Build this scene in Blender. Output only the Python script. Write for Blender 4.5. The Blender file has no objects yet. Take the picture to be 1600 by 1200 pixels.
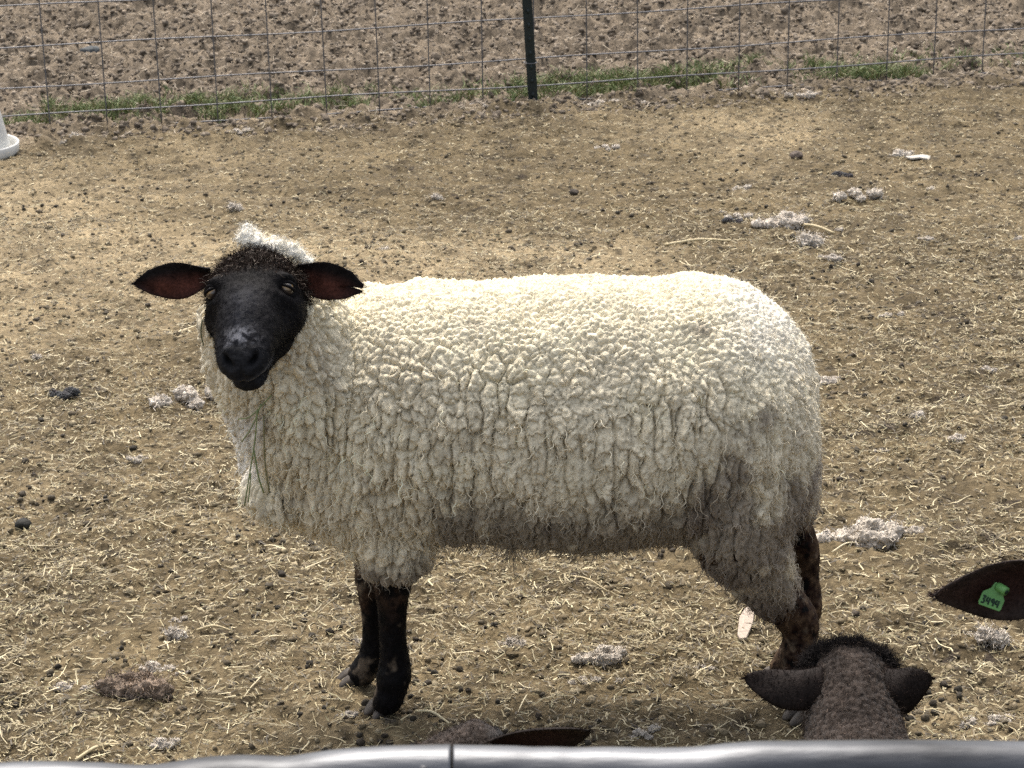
import bpy, math, random
import numpy as np
from mathutils import Vector, Matrix, kdtree

R = math.radians
rng = np.random.default_rng(7)
random.seed(7)
sc = bpy.context.scene
COL = sc.collection

# ------------------------------------------------------------------ camera
FPX, CAM_H, PITCH, ROLL = 3500.0, 1.87, R(19.5), R(-1.1)
cam = bpy.data.cameras.new('camera')
cam.sensor_width = 36.0
cam.lens = 36.0 * FPX / 1600.0
cam.clip_start = 0.05
cam.clip_end = 500.0
cam.dof.use_dof = True
cam.dof.focus_distance = 3.85
cam.dof.aperture_fstop = 22.0
cam_o = bpy.data.objects.new('camera', cam)
COL.objects.link(cam_o)
CM = Matrix.Translation((0, 0, CAM_H)) @ Matrix.Rotation(R(90) - PITCH, 4, 'X') @ Matrix.Rotation(ROLL, 4, 'Z')
cam_o.matrix_world = CM
sc.camera = cam_o
C0 = np.array([0, 0, CAM_H])
CR = np.array(CM.to_3x3())
RT, UP, FW = CR[:, 0], CR[:, 1], -CR[:, 2]

# ------------------------------------------------------------------ light
SUN_EL, SUN_AZ = R(62), R(-12)          # azimuth measured from +Y (behind the sheep) towards +X
w = bpy.data.worlds.new('World')
sc.world = w
w.use_nodes = True
nt = w.node_tree
bg = nt.nodes['Background']
sky = nt.nodes.new('ShaderNodeTexSky')
sky.sky_type = 'NISHITA'
sky.sun_disc = False
sky.sun_elevation = SUN_EL
sky.sun_rotation = SUN_AZ
sky.air_density = 1.0
sky.dust_density = 6.0
sky.ozone_density = 0.4
hsv = nt.nodes.new('ShaderNodeHueSaturation')
hsv.inputs['Saturation'].default_value = 0.55
nt.links.new(sky.outputs[0], hsv.inputs['Color'])
nt.links.new(hsv.outputs[0], bg.inputs[0])
bg.inputs[1].default_value = 0.15
# soft, hazy daylight: most of the light comes from the sky
sun = bpy.data.lights.new('sun', 'SUN')
sun.energy = 1.0
sun.angle = R(16)
sun.color = (1.0, 0.95, 0.87)
sun_o = bpy.data.objects.new('sun', sun)
COL.objects.link(sun_o)
sd = Vector((math.sin(SUN_AZ) * math.cos(SUN_EL), math.cos(SUN_AZ) * math.cos(SUN_EL), math.sin(SUN_EL)))
sun_o.rotation_euler = sd.to_track_quat('Z', 'Y').to_euler()
sun_o.location = sd * 20
sc.view_settings.view_transform = 'Standard'
sc.view_settings.look = 'None'
sc.view_settings.gamma = 1.0
sc.view_settings.use_curve_mapping = False
sc.view_settings.exposure = 1.3
sc.render.engine = 'CYCLES'
sc.cycles.max_bounces = 6
sc.cycles.use_denoising = False

# ------------------------------------------------------------------ helpers
def pix_dir(px, py):
    d = CR @ np.array([(px - 800.0) / FPX, -(py - 600.0) / FPX, -1.0])
    return d

def S(px, py, D):
    """point on the line of sight through a photo pixel at distance D ahead"""
    d = pix_dir(px, py)
    return C0 + d * (D / d[1])

def G(px, py, z=0.0):
    d = pix_dir(px, py)
    return C0 + d * ((z - CAM_H) / d[2])

def unit(v):
    v = np.asarray(v, float)
    return v / (np.linalg.norm(v, axis=-1, keepdims=True) + 1e-12)

_tab = np.random.default_rng(3).random(65536) * 2 - 1
def vnoise(p, seed=0):
    p = np.asarray(p, float)
    i = np.floor(p).astype(np.int64)
    f = p - i
    f = f * f * (3 - 2 * f)
    out = np.zeros(len(p))
    for dx in (0, 1):
        wx = f[:, 0] if dx else 1 - f[:, 0]
        for dy in (0, 1):
            wy = f[:, 1] if dy else 1 - f[:, 1]
            for dz in (0, 1):
                wz = f[:, 2] if dz else 1 - f[:, 2]
                h = ((i[:, 0] + dx) * 73856093) ^ ((i[:, 1] + dy) * 19349663) ^ ((i[:, 2] + dz) * 83492791) ^ (seed * 2654435)
                h = (h ^ (h >> 13)) * 1274126177
                out += wx * wy * wz * _tab[(h ^ (h >> 16)) & 65535]
    return out

def fbm(p, scale, octv=4, seed=0, gain=0.5):
    p = np.asarray(p, float) / scale
    o = np.zeros(len(p)); a = 1.0
    for k in range(octv):
        o += a * vnoise(p + 17.3 * k, seed + k)
        p = p * 2.03; a *= gain
    return o

def sstep(a, b, x):
    t = np.clip((x - a) / (b - a), 0, 1)
    return t * t * (3 - 2 * t)

def make_mesh(name, V, F, col=None, smooth=True, mats=(), fm=None):
    V = np.asarray(V, np.float32)
    Fs = F if isinstance(F, list) else [F]
    Fs = [np.asarray(f, np.int32) for f in Fs if len(f)]
    me = bpy.data.meshes.new(name)
    me.vertices.add(len(V))
    me.vertices.foreach_set('co', V.ravel())
    loops = np.concatenate([f.ravel() for f in Fs])
    tot = np.concatenate([np.full(len(f), f.shape[1], np.int32) for f in Fs])
    st = np.concatenate([[0], np.cumsum(tot)[:-1]]).astype(np.int32)
    me.loops.add(len(loops))
    me.loops.foreach_set('vertex_index', loops)
    me.polygons.add(len(tot))
    me.polygons.foreach_set('loop_start', st)
    if fm is not None:
        me.polygons.foreach_set('material_index', np.asarray(fm, np.int32))
    me.update(calc_edges=True)
    me.validate()
    if smooth:
        me.polygons.foreach_set('use_smooth', np.ones(len(me.polygons), bool))
    if col is not None:
        set_col(me, col)
    for m in mats:
        me.materials.append(m)
    return me

def set_col(me, col, name='Col'):
    a = me.color_attributes.new(name, 'FLOAT_COLOR', 'POINT')
    c = np.ones((len(me.vertices), 4), np.float32)
    c[:, :3] = col
    a.data.foreach_set('color', c.ravel())

def tag(o, label=None, cat=None, group=None, kind=None):
    if label: o['label'] = label
    if cat: o['category'] = cat
    if group: o['group'] = group
    if kind: o['kind'] = kind
    return o

def link(name, me, parent=None):
    o = bpy.data.objects.new(name, me)
    COL.objects.link(o)
    if parent is not None:
        o.parent = parent
    return o

def obj(name, V, F, mat, parent=None, col=None, smooth=True, **kw):
    """V in the frame of the parent (world frame when the parent has only a location)"""
    V = np.asarray(V, float)
    if parent is not None and parent.get('_world'):
        V = V - np.array(parent.location)
    mats = mat if isinstance(mat, (list, tuple)) else (mat,)
    return link(name, make_mesh(name, V, F, col, smooth, mats, **kw), parent)

def empty(name, loc, world=True):
    o = bpy.data.objects.new(name, None)
    COL.objects.link(o)
    o.location = tuple(float(v) for v in loc)
    o.empty_display_size = 0.1
    if world: o['_world'] = 1
    return o

def cr(pts, n):
    """Catmull-Rom resample of rows"""
    P = np.asarray(pts, float)
    P = np.vstack([2 * P[0] - P[1], P, 2 * P[-1] - P[-2]])
    out = []
    m = len(P) - 3
    for k in range(m):
        p0, p1, p2, p3 = P[k:k + 4]
        for t in np.linspace(0, 1, n, endpoint=False):
            out.append(0.5 * ((2 * p1) + (-p0 + p2) * t + (2 * p0 - 5 * p1 + 4 * p2 - p3) * t * t + (-p0 + 3 * p1 - 3 * p2 + p3) * t ** 3))
    out.append(P[-2])
    return np.array(out)

def join(parts):
    V, Fq, Ft, k = [], [], [], 0
    for v, fl in parts:
        V.append(np.asarray(v, float))
        for f in (fl if isinstance(fl, list) else [fl]):
            f = np.asarray(f, int)
            if not len(f): continue
            (Fq if f.shape[1] == 4 else Ft).append(f + k)
        k += len(v)
    F = []
    if Fq: F.append(np.vstack(Fq))
    if Ft: F.append(np.vstack(Ft))
    return np.vstack(V), F

def loft(c, a, b, n=28, e=2.0, caps=True):
    """closed loft: centres c (m,3), half axes a and b (m,3)"""
    c, a, b = (np.asarray(x, float) for x in (c, a, b))
    m = len(c)
    t = np.linspace(0, 2 * np.pi, n, endpoint=False)
    ct = np.sign(np.cos(t)) * np.abs(np.cos(t)) ** (2 / e)
    st = np.sign(np.sin(t)) * np.abs(np.sin(t)) ** (2 / e)
    V = c[:, None] + a[:, None] * ct[None, :, None] + b[:, None] * st[None, :, None]
    V = V.reshape(-1, 3)
    i = np.arange(m - 1)[:, None] * n
    j = np.arange(n)[None]
    j2 = (j + 1) % n
    Q = np.stack([i + j, i + j2, i + n + j2, i + n + j], -1).reshape(-1, 4)
    F = [Q]
    if caps:
        V = np.vstack([V, c[0], c[-1]])
        j = np.arange(n)
        F.append(np.vstack([np.stack([(j + 1) % n, j, np.full(n, m * n)], -1),
                            np.stack([(m - 1) * n + j, (m - 1) * n + (j + 1) % n, np.full(n, m * n + 1)], -1)]))
    return V, F

def tube(pts, rad, n=16, sub=6, flat=1.0, caps=True):
    """round tube through points with radii; flat scales the second axis"""
    P = np.hstack([np.asarray(pts, float), np.asarray(rad, float).reshape(-1, 1)])
    P = cr(P, sub) if sub > 1 else P
    c, r = P[:, :3], np.maximum(P[:, 3], 1e-4)
    T = unit(np.gradient(c, axis=0))
    ref = np.array([0, 1.0, 0]) if abs(T[:, 1]).mean() < 0.8 else np.array([1.0, 0, 0])
    A = unit(np.cross(T, ref))
    B = unit(np.cross(T, A))
    return loft(c, A * r[:, None], B * (r * flat)[:, None], n=n, caps=caps)

def ball(c, r, nu=20, nv=12):
    r = np.broadcast_to(np.asarray(r, float), (3,))
    th = np.linspace(0, np.pi, nv + 1)[1:-1]
    V, F = loft(np.stack([np.zeros(nv - 1), np.zeros(nv - 1), np.cos(th)], -1),
                np.stack([np.sin(th), 0 * th, 0 * th], -1), np.stack([0 * th, np.sin(th), 0 * th], -1), n=nu)
    V[-2] = (0, 0, 1); V[-1] = (0, 0, -1)
    F = [f[:, ::-1] for f in F]
    return V * r + np.asarray(c), F

def remesh(parts, vox, smooth=6, sub=1):
    V, F = join(parts)
    me = make_mesh('tmp', V, F)
    o = link('tmp', me)
    m = o.modifiers.new('r', 'REMESH'); m.mode = 'VOXEL'; m.voxel_size = vox
    s = o.modifiers.new('s', 'SMOOTH'); s.factor = 0.5; s.iterations = smooth
    if sub:
        u = o.modifiers.new('u', 'SUBSURF'); u.levels = sub; u.render_levels = sub
    dg = bpy.context.evaluated_depsgraph_get()
    ev = o.evaluated_get(dg)
    me2 = bpy.data.meshes.new_from_object(ev)
    nv, nf = len(me2.vertices), len(me2.polygons)
    V = np.empty(nv * 3, np.float32); me2.vertices.foreach_get('co', V)
    N = np.empty(nv * 3, np.float32); me2.vertex_normals.foreach_get('vector', N)
    lt = np.empty(nf, np.int32); me2.polygons.foreach_get('loop_total', lt)
    L = np.empty(len(me2.loops), np.int32); me2.loops.foreach_get('vertex_index', L)
    bpy.data.objects.remove(o); bpy.data.meshes.remove(me); bpy.data.meshes.remove(me2)
    if (lt == 4).all():
        F = L.reshape(-1, 4)
    else:
        st = np.concatenate([[0], np.cumsum(lt)[:-1]])
        F = [np.stack([L[st[lt == k] + q] for q in range(k)], -1) for k in (3, 4) if (lt == k).any()]
    return V.reshape(-1, 3).astype(float), N.reshape(-1, 3).astype(float), F

def normals(V, F):
    Fs = F if isinstance(F, list) else [F]
    N = np.zeros_like(V)
    for f in Fs:
        fn = np.cross(V[f[:, 2]] - V[f[:, 0]], V[f[:, -1]] - V[f[:, 1]] if f.shape[1] == 4 else V[f[:, 1]] - V[f[:, 0]])
        if f.shape[1] == 3: fn = -fn
        for k in range(f.shape[1]):
            for ax in range(3):
                N[:, ax] += np.bincount(f[:, k], fn[:, ax], len(V))
    return unit(N)

def cells(Q, cand, rad, warp=None):
    """Voronoi F1, F2, nearest seed index, over query points Q; seeds taken from Q[cand] at least rad apart"""
    g = {}
    seeds = []
    rmax = float(np.max(rad)); inv = 1.0 / rmax
    for i in cand:
        q = Q[i]; r = rad[i]
        k = (int(math.floor(q[0] * inv)), int(math.floor(q[1] * inv)), int(math.floor(q[2] * inv)))
        ok = True
        for a in (-1, 0, 1):
            for b in (-1, 0, 1):
                for c in (-1, 0, 1):
                    for s in g.get((k[0] + a, k[1] + b, k[2] + c), ()):
                        d = Q[s] - q
                        if d[0] * d[0] + d[1] * d[1] + d[2] * d[2] < r * r:
                            ok = False; break
                    if not ok: break
                if not ok: break
            if not ok: break
        if ok:
            g.setdefault(k, []).append(i); seeds.append(i)
    kd = kdtree.KDTree(len(seeds))
    for n, i in enumerate(seeds):
        kd.insert(Q[i], n)
    kd.balance()
    W = Q if warp is None else Q + warp
    F1 = np.empty(len(Q)); F2 = np.empty(len(Q)); I = np.empty(len(Q), int)
    fn = kd.find_n
    for n, q in enumerate(W.tolist()):
        r = fn(q, 2)
        F1[n] = r[0][2]; F2[n] = r[1][2]; I[n] = r[0][1]
    return F1, F2, I, np.array(seeds)

def strands(root, dirs, length, width, K=4, curl=0.0, freq=1.5, droop=0.0, sides=2, taper=0.7, side=None, rg=rng):
    """many thin ribbons (sides=2) or three-sided tubes as one mesh"""
    M = len(root)
    length = np.broadcast_to(length, (M,)); width = np.broadcast_to(width, (M,))
    curl = np.broadcast_to(curl, (M,)); freq = np.broadcast_to(freq, (M,))
    D = unit(dirs)
    rv = unit(rg.normal(size=(M, 3)))
    e1 = unit(np.cross(D, rv)); e2 = np.cross(D, e1)
    t = np.linspace(0, 1, K + 1)
    ph = rg.random(M) * 6.283
    ang = 6.283 * freq[:, None] * t[None] + ph[:, None]
    amp = curl[:, None] * np.minimum(1, t * 2.5)[None]
    P = root[:, None] + D[:, None] * (length[:, None] * t[None])[..., None] \
        + e1[:, None] * (amp * np.cos(ang))[..., None] + e2[:, None] * (amp * np.sin(ang))[..., None]
    P[..., 2] -= np.broadcast_to(droop, (M,))[:, None] * (t ** 2)[None]
    T = unit(np.gradient(P, axis=1))
    sv = e1 if side is None else side
    X = unit(np.cross(T, np.broadcast_to(sv[:, None], T.shape)))
    wd = 0.5 * width[:, None] * (1 - taper * t ** 1.5)[None]
    if sides == 2:
        V = np.stack([P - X * wd[..., None], P + X * wd[..., None]], 2)
    else:
        Y = np.cross(T, X)
        V = np.stack([P + (X * math.cos(a) + Y * math.sin(a)) * wd[..., None] for a in (0, 2.094, 4.189)], 2)
    ns = sides
    V = V.reshape(-1, 3)
    base = (np.arange(M)[:, None] * (K + 1) + np.arange(K)[None]).ravel() * ns
    if ns == 2:
        F = np.stack([base, base + 1, base + 3, base + 2], -1)
    else:
        F = np.vstack([np.stack([base + k, base + (k + 1) % 3, base + 3 + (k + 1) % 3, base + 3 + k], -1) for k in range(3)])
    return V, F, (K + 1) * ns

# ------------------------------------------------------------------ materials
def mat(name, base=(0.5, 0.5, 0.5), rough=0.8, attr=False, noise=0.0, nscale=60.0, bump=0.0, bscale=200.0, bdist=0.002,
        sheen=0.0, metal=0.0, spec=0.3, stretch=(1, 1, 1), detail=4.0):
    m = bpy.data.materials.new(name)
    m.use_nodes = True
    n = m.node_tree.nodes; l = m.node_tree.links
    b = n['Principled BSDF']
    b.inputs['Roughness'].default_value = rough
    b.inputs['Metallic'].default_value = metal
    b.inputs['Specular IOR Level'].default_value = spec
    if sheen:
        b.inputs['Sheen Weight'].default_value = sheen
        b.inputs['Sheen Roughness'].default_value = 0.5
    if attr:
        a = n.new('ShaderNodeAttribute'); a.attribute_name = 'Col'
        src = a.outputs['Color']
    else:
        c = n.new('ShaderNodeRGB'); c.outputs[0].default_value = (*base, 1)
        src = c.outputs[0]
    tc = n.new('ShaderNodeTexCoord')
    mp = n.new('ShaderNodeMapping'); mp.inputs['Scale'].default_value = stretch
    l.new(tc.outputs['Object'], mp.inputs[0])
    if noise:
        t = n.new('ShaderNodeTexNoise'); t.inputs['Scale'].default_value = nscale; t.inputs['Detail'].default_value = detail
        l.new(mp.outputs[0], t.inputs['Vector'])
        mr = n.new('ShaderNodeMapRange')
        mr.inputs['From Min'].default_value = 0.3; mr.inputs['From Max'].default_value = 0.7
        mr.inputs['To Min'].default_value = 1 - noise; mr.inputs['To Max'].default_value = 1 + noise
        l.new(t.outputs['Fac'], mr.inputs['Value'])
        v = n.new('ShaderNodeVectorMath'); v.operation = 'SCALE'
        l.new(src, v.inputs[0]); l.new(mr.outputs[0], v.inputs['Scale'])
        src = v.outputs[0]
    l.new(src, b.inputs['Base Color'])
    if bump:
        t = n.new('ShaderNodeTexNoise'); t.inputs['Scale'].default_value = bscale; t.inputs['Detail'].default_value = 5
        l.new(mp.outputs[0], t.inputs['Vector'])
        bp = n.new('ShaderNodeBump'); bp.inputs['Strength'].default_value = bump; bp.inputs['Distance'].default_value = bdist
        l.new(t.outputs['Fac'], bp.inputs['Height'])
        l.new(bp.outputs[0], b.inputs['Normal'])
    return m

M_ground = mat('trampled_earth', attr=True, rough=0.95, noise=0.35, nscale=70, bump=0.8, bscale=160, bdist=0.006, spec=0.15)
M_straw = mat('chopped_hay', attr=True, rough=0.6, noise=0.15, nscale=150, spec=0.3)
M_dung = mat('dry_dung', attr=True, rough=0.85, noise=0.3, nscale=200, bump=0.5, bscale=300, bdist=0.002, spec=0.25)
M_grass = mat('green_grass', attr=True, rough=0.6, noise=0.2, nscale=80)
M_wool = mat('cream_fleece', attr=True, rough=0.95, noise=0.14, nscale=260, bump=0.9, bscale=420, bdist=0.0025, sheen=0.25, spec=0.1)
M_fibre = mat('wool_fibre', attr=True, rough=0.9, sheen=0.2, spec=0.1)
M_skin = mat('short_black_hair', attr=True, rough=0.62, noise=0.35, nscale=220, bump=0.6, bscale=380, bdist=0.0015, sheen=0.0, spec=0.06)
M_hair = mat('black_hair', attr=True, rough=0.8, spec=0.06)
M_hoof = mat('horn_hoof', attr=True, rough=0.6, noise=0.3, nscale=90, bump=0.3, bscale=150)
M_eye = mat('wet_eye', attr=True, rough=0.08, spec=0.6)
M_brown = mat('brown_lamb_wool', attr=True, rough=0.95, noise=0.3, nscale=240, bump=0.9, bscale=400, bdist=0.002, sheen=0.1, spec=0.1)
M_tuft = mat('shed_wool', attr=True, rough=0.95, noise=0.25, nscale=200, bump=0.8, bscale=300, bdist=0.003, spec=0.1, sheen=0.15)
M_galv = mat('galvanised_steel', base=(0.080, 0.083, 0.088), rough=0.42, metal=0.85, noise=0.65, nscale=26, bump=0.3, bscale=60, bdist=0.004, stretch=(0.2, 1, 1), detail=8)
M_wire = mat('weathered_wire', base=(0.12, 0.12, 0.125), rough=0.5, metal=0.5, noise=0.25, nscale=40)
M_post = mat('dark_green_post_paint', base=(0.010, 0.016, 0.015), rough=0.5, noise=0.3, nscale=60, bump=0.2, bscale=120)
M_plastic = mat('white_plastic', base=(0.55, 0.545, 0.51), rough=0.45, noise=0.08, nscale=25, bump=0.05, bscale=40)
M_tag = mat('green_ear_tag', base=(0.095, 0.235, 0.065), rough=0.4, noise=0.12, nscale=150)
M_ink = mat('black_marker_ink', base=(0.006, 0.02, 0.012), rough=0.6)
M_chip = mat('pale_bark_chip', attr=True, rough=0.8, noise=0.25, nscale=120, bump=0.4, bscale=150, bdist=0.002)

# ------------------------------------------------------------------ ground
FA, FB = G(82, 212), G(1512, 120)
FDIR = unit((FB - FA)[:2]); FNRM = np.array([-FDIR[1], FDIR[0]])
def fdist(x, y):
    return (x - FA[0]) * FNRM[0] + (y - FA[1]) * FNRM[1]

def ground_z(x, y):
    P = np.stack([x, y, 0 * x], -1)
    d = fdist(x, y)
    far = sstep(-0.15, 0.25, d)
    lum = fbm(P, 0.06, 4, 5)
    big = fbm(P, 0.5, 3, 9)
    z = (1 - far) * (0.006 * big + 0.0085 * lum + 0.005 * fbm(P, 0.022, 2, 21))
    cl = np.abs(fbm(P, 0.11, 4, 31, 0.6))
    z += far * (0.02 * big + 0.045 * cl + 0.022 * lum + 0.008 * fbm(P, 0.025, 2, 35) - 0.02)
    berm = np.exp(-((d + 0.08) / 0.22) ** 2)
    z += berm * (0.016 + 0.022 * np.maximum(0, lum) + 0.012 * fbm(P, 0.09, 3, 77))
    return z

def spaced(a, b, h0, grow, hmax):
    o = [a]; h = h0
    while o[-1] < b:
        o.append(o[-1] + h); h = min(h * grow, hmax)
    return o
xr = spaced(2.9, 90, 0.012, 1.25, 12)
xs = np.array([-v for v in xr[::-1]] + list(np.arange(-2.89, 2.89, 0.0105)) + xr)
ys = [3.0]
while ys[-1] < 11.6:
    ys.append(ys[-1] + 0.0085 * (ys[-1] / 3.4) ** 0.75)
ys = np.array([-v for v in spaced(-3.0 + 0.02, 40, 0.02, 1.3, 8)[::-1]] + ys + spaced(ys[-1] + 0.03, 140, 0.03, 1.2, 14))
gx, gy = np.meshgrid(xs, ys)
gx, gy = gx.ravel(), gy.ravel()
gz = ground_z(gx, gy)
nx, ny = len(xs), len(ys)
ii = (np.arange(ny - 1)[:, None] * nx + np.arange(nx - 1)[None]).ravel()
GF = np.stack([ii, ii + 1, ii + nx + 1, ii + nx], -1)
P = np.stack([gx, gy, 0 * gx], -1)
far = sstep(-0.35, 0.15, fdist(gx, gy) + 0.12 * fbm(P, 0.2, 2, 4))
sand = sstep(-0.5, 0.9, fbm(P, 0.9, 3, 41) + 0.35 * (-gx) - 0.1)
straw_c = np.array([0.101, 0.077, 0.042]); sand_c = np.array([0.203, 0.158, 0.093]); soil_c = np.array([0.132, 0.105, 0.074])
gc = straw_c * (1 - sand[:, None]) + sand_c * sand[:, None]
gc = gc * (1 - far[:, None]) + soil_c * far[:, None]
gc = gc * (1 + 0.28 * fbm(P, 0.12, 4, 55))[:, None]
dk = sstep(0.35, 0.8, fbm(P, 0.03, 2, 61))
gc = gc * (1 - 0.5 * dk[:, None])
ground = obj('ground', np.stack([gx, gy, gz], -1), GF, M_ground, col=np.clip(gc, 0.02, 0.8))
tag(ground, kind='structure')

def gz1(p):
    return float(ground_z(np.array([p[0]]), np.array([p[1]]))[0])

_GZ = gz.reshape(ny, nx)
def ground_z(x, y):
    """height of the ground sheet itself (bilinear)"""
    i = np.clip(np.searchsorted(xs, x) - 1, 0, nx - 2); j = np.clip(np.searchsorted(ys, y) - 1, 0, ny - 2)
    fx = (x - xs[i]) / (xs[i + 1] - xs[i]); fy = (y - ys[j]) / (ys[j + 1] - ys[j])
    return (_GZ[j, i] * (1 - fx) + _GZ[j, i + 1] * fx) * (1 - fy) + (_GZ[j + 1, i] * (1 - fx) + _GZ[j + 1, i + 1] * fx) * fy

# loose hay lying over the pen -------------------------------------------------
def scatter(n, y0, y1, power=1.0, rg=rng):
    """random ground points over the part of the pen the camera can look at, with a margin"""
    u = rg.random(n)
    y = y0 + (y1 - y0) * u ** power
    x = (rg.random(n) * 2 - 1) * (0.26 * y + 0.35)
    return x, y

def straw_bed(n, y0, y1, lmin, lmax, wmin, wmax, power, cols, wts, lift=0.004, tilt=0.18, keep=None, curl=0.15, K=3):
    x, y = scatter(n, y0, y1, power)
    d = fdist(x, y)
    k = d < -0.12
    if keep is not None:
        k &= keep(x, y)
    x, y = x[k], y[k]
    n = len(x)
    z = ground_z(x, y) + rng.random(n) * lift + 0.001
    a = rng.random(n) * 6.283
    L = lmin + (lmax - lmin) * rng.random(n) ** 2.2
    D = np.stack([np.cos(a), np.sin(a), rng.normal(0, tilt, n)], -1)
    Wd = wmin + (wmax - wmin) * rng.random(n)
    side = unit(np.stack([rng.normal(0, .45, n), rng.normal(0, .45, n), np.ones(n)], -1))
    V, F, vp = strands(np.stack([x, y, z], -1) - D * (L * 0.5)[:, None] * [1, 1, 0], D, L, Wd, K=K, curl=L * curl * rng.random(n),
                       freq=0.35 + 0.4 * rng.random(n), taper=0.35, side=side)
    ci = rng.choice(len(cols), n, p=wts)
    c = np.asarray(cols)[ci] * (0.75 + 0.5 * rng.random((n, 1)))
    return V, F, np.repeat(c, vp, 0)

def put_bed(name, beds, m):
    V, F = join([(b[0], b[1]) for b in beds])
    o = obj(name, V, F, m, col=np.vstack([b[2] for b in beds]))
    return tag(o, kind='stuff')

HAY = [(0.28, 0.230, 0.124), (0.47, 0.405, 0.25), (0.17, 0.136, 0.074), (0.070, 0.055, 0.032), (0.20, 0.176, 0.090)]
lowd = lambda x, y: vnoise(np.stack([x / .35, y / .35, 0 * x], -1), 8) + 1.0 + 0.5 * (5.2 - y) * (y > 5.2) * .4 > rng.random(len(x)) * 1.5
put_bed('loose_hay', [
    straw_bed(140000, 3.05, 7.0, 0.006, 0.029, 0.0011, 0.0030, 1.25, HAY, [.27, .09, .31, .23, .10], keep=lowd, lift=.007, tilt=.20, K=2),
    straw_bed(46000, 3.1, 8.6, 0.007, 0.024, 0.0013, 0.0034, .8, HAY, [.34, .12, .3, .18, .06], lift=.005, K=2),
    straw_bed(4000, 3.05, 7.2, 0.022, 0.062, 0.0012, 0.0026, 1.4, HAY, [.35, .5, .08, .02, .05], lift=0.012, tilt=0.2, curl=0.11, K=4),
], M_straw)

# droppings and crumbs --------------------------------------------------------
def icos():
    t = (1 + 5 ** .5) / 2
    v = unit(np.array([(-1, t, 0), (1, t, 0), (-1, -t, 0), (1, -t, 0), (0, -1, t), (0, 1, t), (0, -1, -t), (0, 1, -t), (t, 0, -1), (t, 0, 1), (-t, 0, -1), (-t, 0, 1)], float))
    f = np.array([(0, 11, 5), (0, 5, 1), (0, 1, 7), (0, 7, 10), (0, 10, 11), (1, 5, 9), (5, 11, 4), (11, 10, 2), (10, 7, 6), (7, 1, 8), (3, 9, 4), (3, 4, 2), (3, 2, 6), (3, 6, 8), (3, 8, 9), (4, 9, 5), (2, 4, 11), (6, 2, 10), (8, 6, 7), (9, 8, 1)])
    return v, f
def icos2():
    v, f = icos(); v = list(map(tuple, v)); mp = {}; nf = []
    def mid(a, b):
        k = (min(a, b), max(a, b))
        if k not in mp:
            m = unit(np.array(v[a]) + np.array(v[b])); mp[k] = len(v); v.append(tuple(m))
        return mp[k]
    for a, b, c in f:
        x, y, z = mid(a, b), mid(b, c), mid(c, a)
        nf += [(a, x, z), (b, y, x), (c, z, y), (x, y, z)]
    return np.array(v), np.array(nf)
IV, IF = icos2()
IV1, IF1 = icos()
def pebble_bed(n, y0, y1, rmin, rmax, power, cols, keep=None, side=-1, hi=True, emb=0.35, rough=.14):
    iv, jf = (IV, IF) if hi else (IV1, IF1)
    x, y = scatter(n, y0, y1, power)
    d = fdist(x, y)
    k = (d < -0.1) if side < 0 else (d > -0.25)
    if keep is not None: k &= keep(x, y)
    x, y = x[k], y[k]; n = len(x)
    r = rmin + (rmax - rmin) * rng.random(n) ** 2
    z = ground_z(x, y) + r * emb
    scl = r[:, None] * (0.75 + 0.5 * rng.random((n, 3))); scl[:, 2] *= 0.8
    a = rng.random(n) * 6.283
    L = iv[None] * (1 + rough * rng.normal(size=(n, len(iv), 1))) * scl[:, None]
    X = L[..., 0] * np.cos(a)[:, None] - L[..., 1] * np.sin(a)[:, None]
    Y = L[..., 0] * np.sin(a)[:, None] + L[..., 1] * np.cos(a)[:, None]
    V = np.stack([X + x[:, None], Y + y[:, None], L[..., 2] + z[:, None]], -1).reshape(-1, 3)
    F = (np.arange(n)[:, None, None] * len(iv) + jf[None]).reshape(-1, 3)
    c = np.asarray(cols)[rng.integers(0, len(cols), n)] * (0.7 + 0.6 * rng.random((n, 1)))
    return V, F, np.repeat(c, len(iv), 0)
DUNG = [(0.030, 0.025, 0.017), (0.05, 0.04, 0.027), (0.07, 0.057, 0.037), (0.04, 0.031, 0.021)]
clump = lambda x, y: vnoise(np.stack([x / .22, y / .22, 0 * x], -1), 18) + 0.55 > rng.random(len(x)) * 1.4
put_bed('dung_pellets', [pebble_bed(4800, 3.0, 7.4, 0.0035, 0.0082, 1.6, DUNG, keep=clump)], M_dung)
CRUMB = [(0.145, 0.114, 0.068), (0.105, 0.082, 0.047), (0.20, 0.16, 0.096), (0.07, 0.055, 0.034), (0.25, 0.205, 0.127)]
put_bed('earth_crumbs', [pebble_bed(24000, 3.0, 8.7, 0.003, 0.0095, .85, CRUMB, hi=False, emb=-.1, rough=.32)], M_dung)
CLOD = [(0.120, 0.096, 0.069), (0.155, 0.125, 0.091), (0.095, 0.075, 0.054), (0.185, 0.15, 0.11)]
put_bed('soil_clods', [pebble_bed(3400, 8.0, 11.6, 0.007, 0.021, 0.9, CLOD, side=1, emb=-0.25, rough=.3),
                       pebble_bed(26000, 8.0, 11.6, 0.004, 0.013, 0.9, CLOD, side=1, hi=False, emb=0.1, rough=.3)], M_dung)
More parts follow.
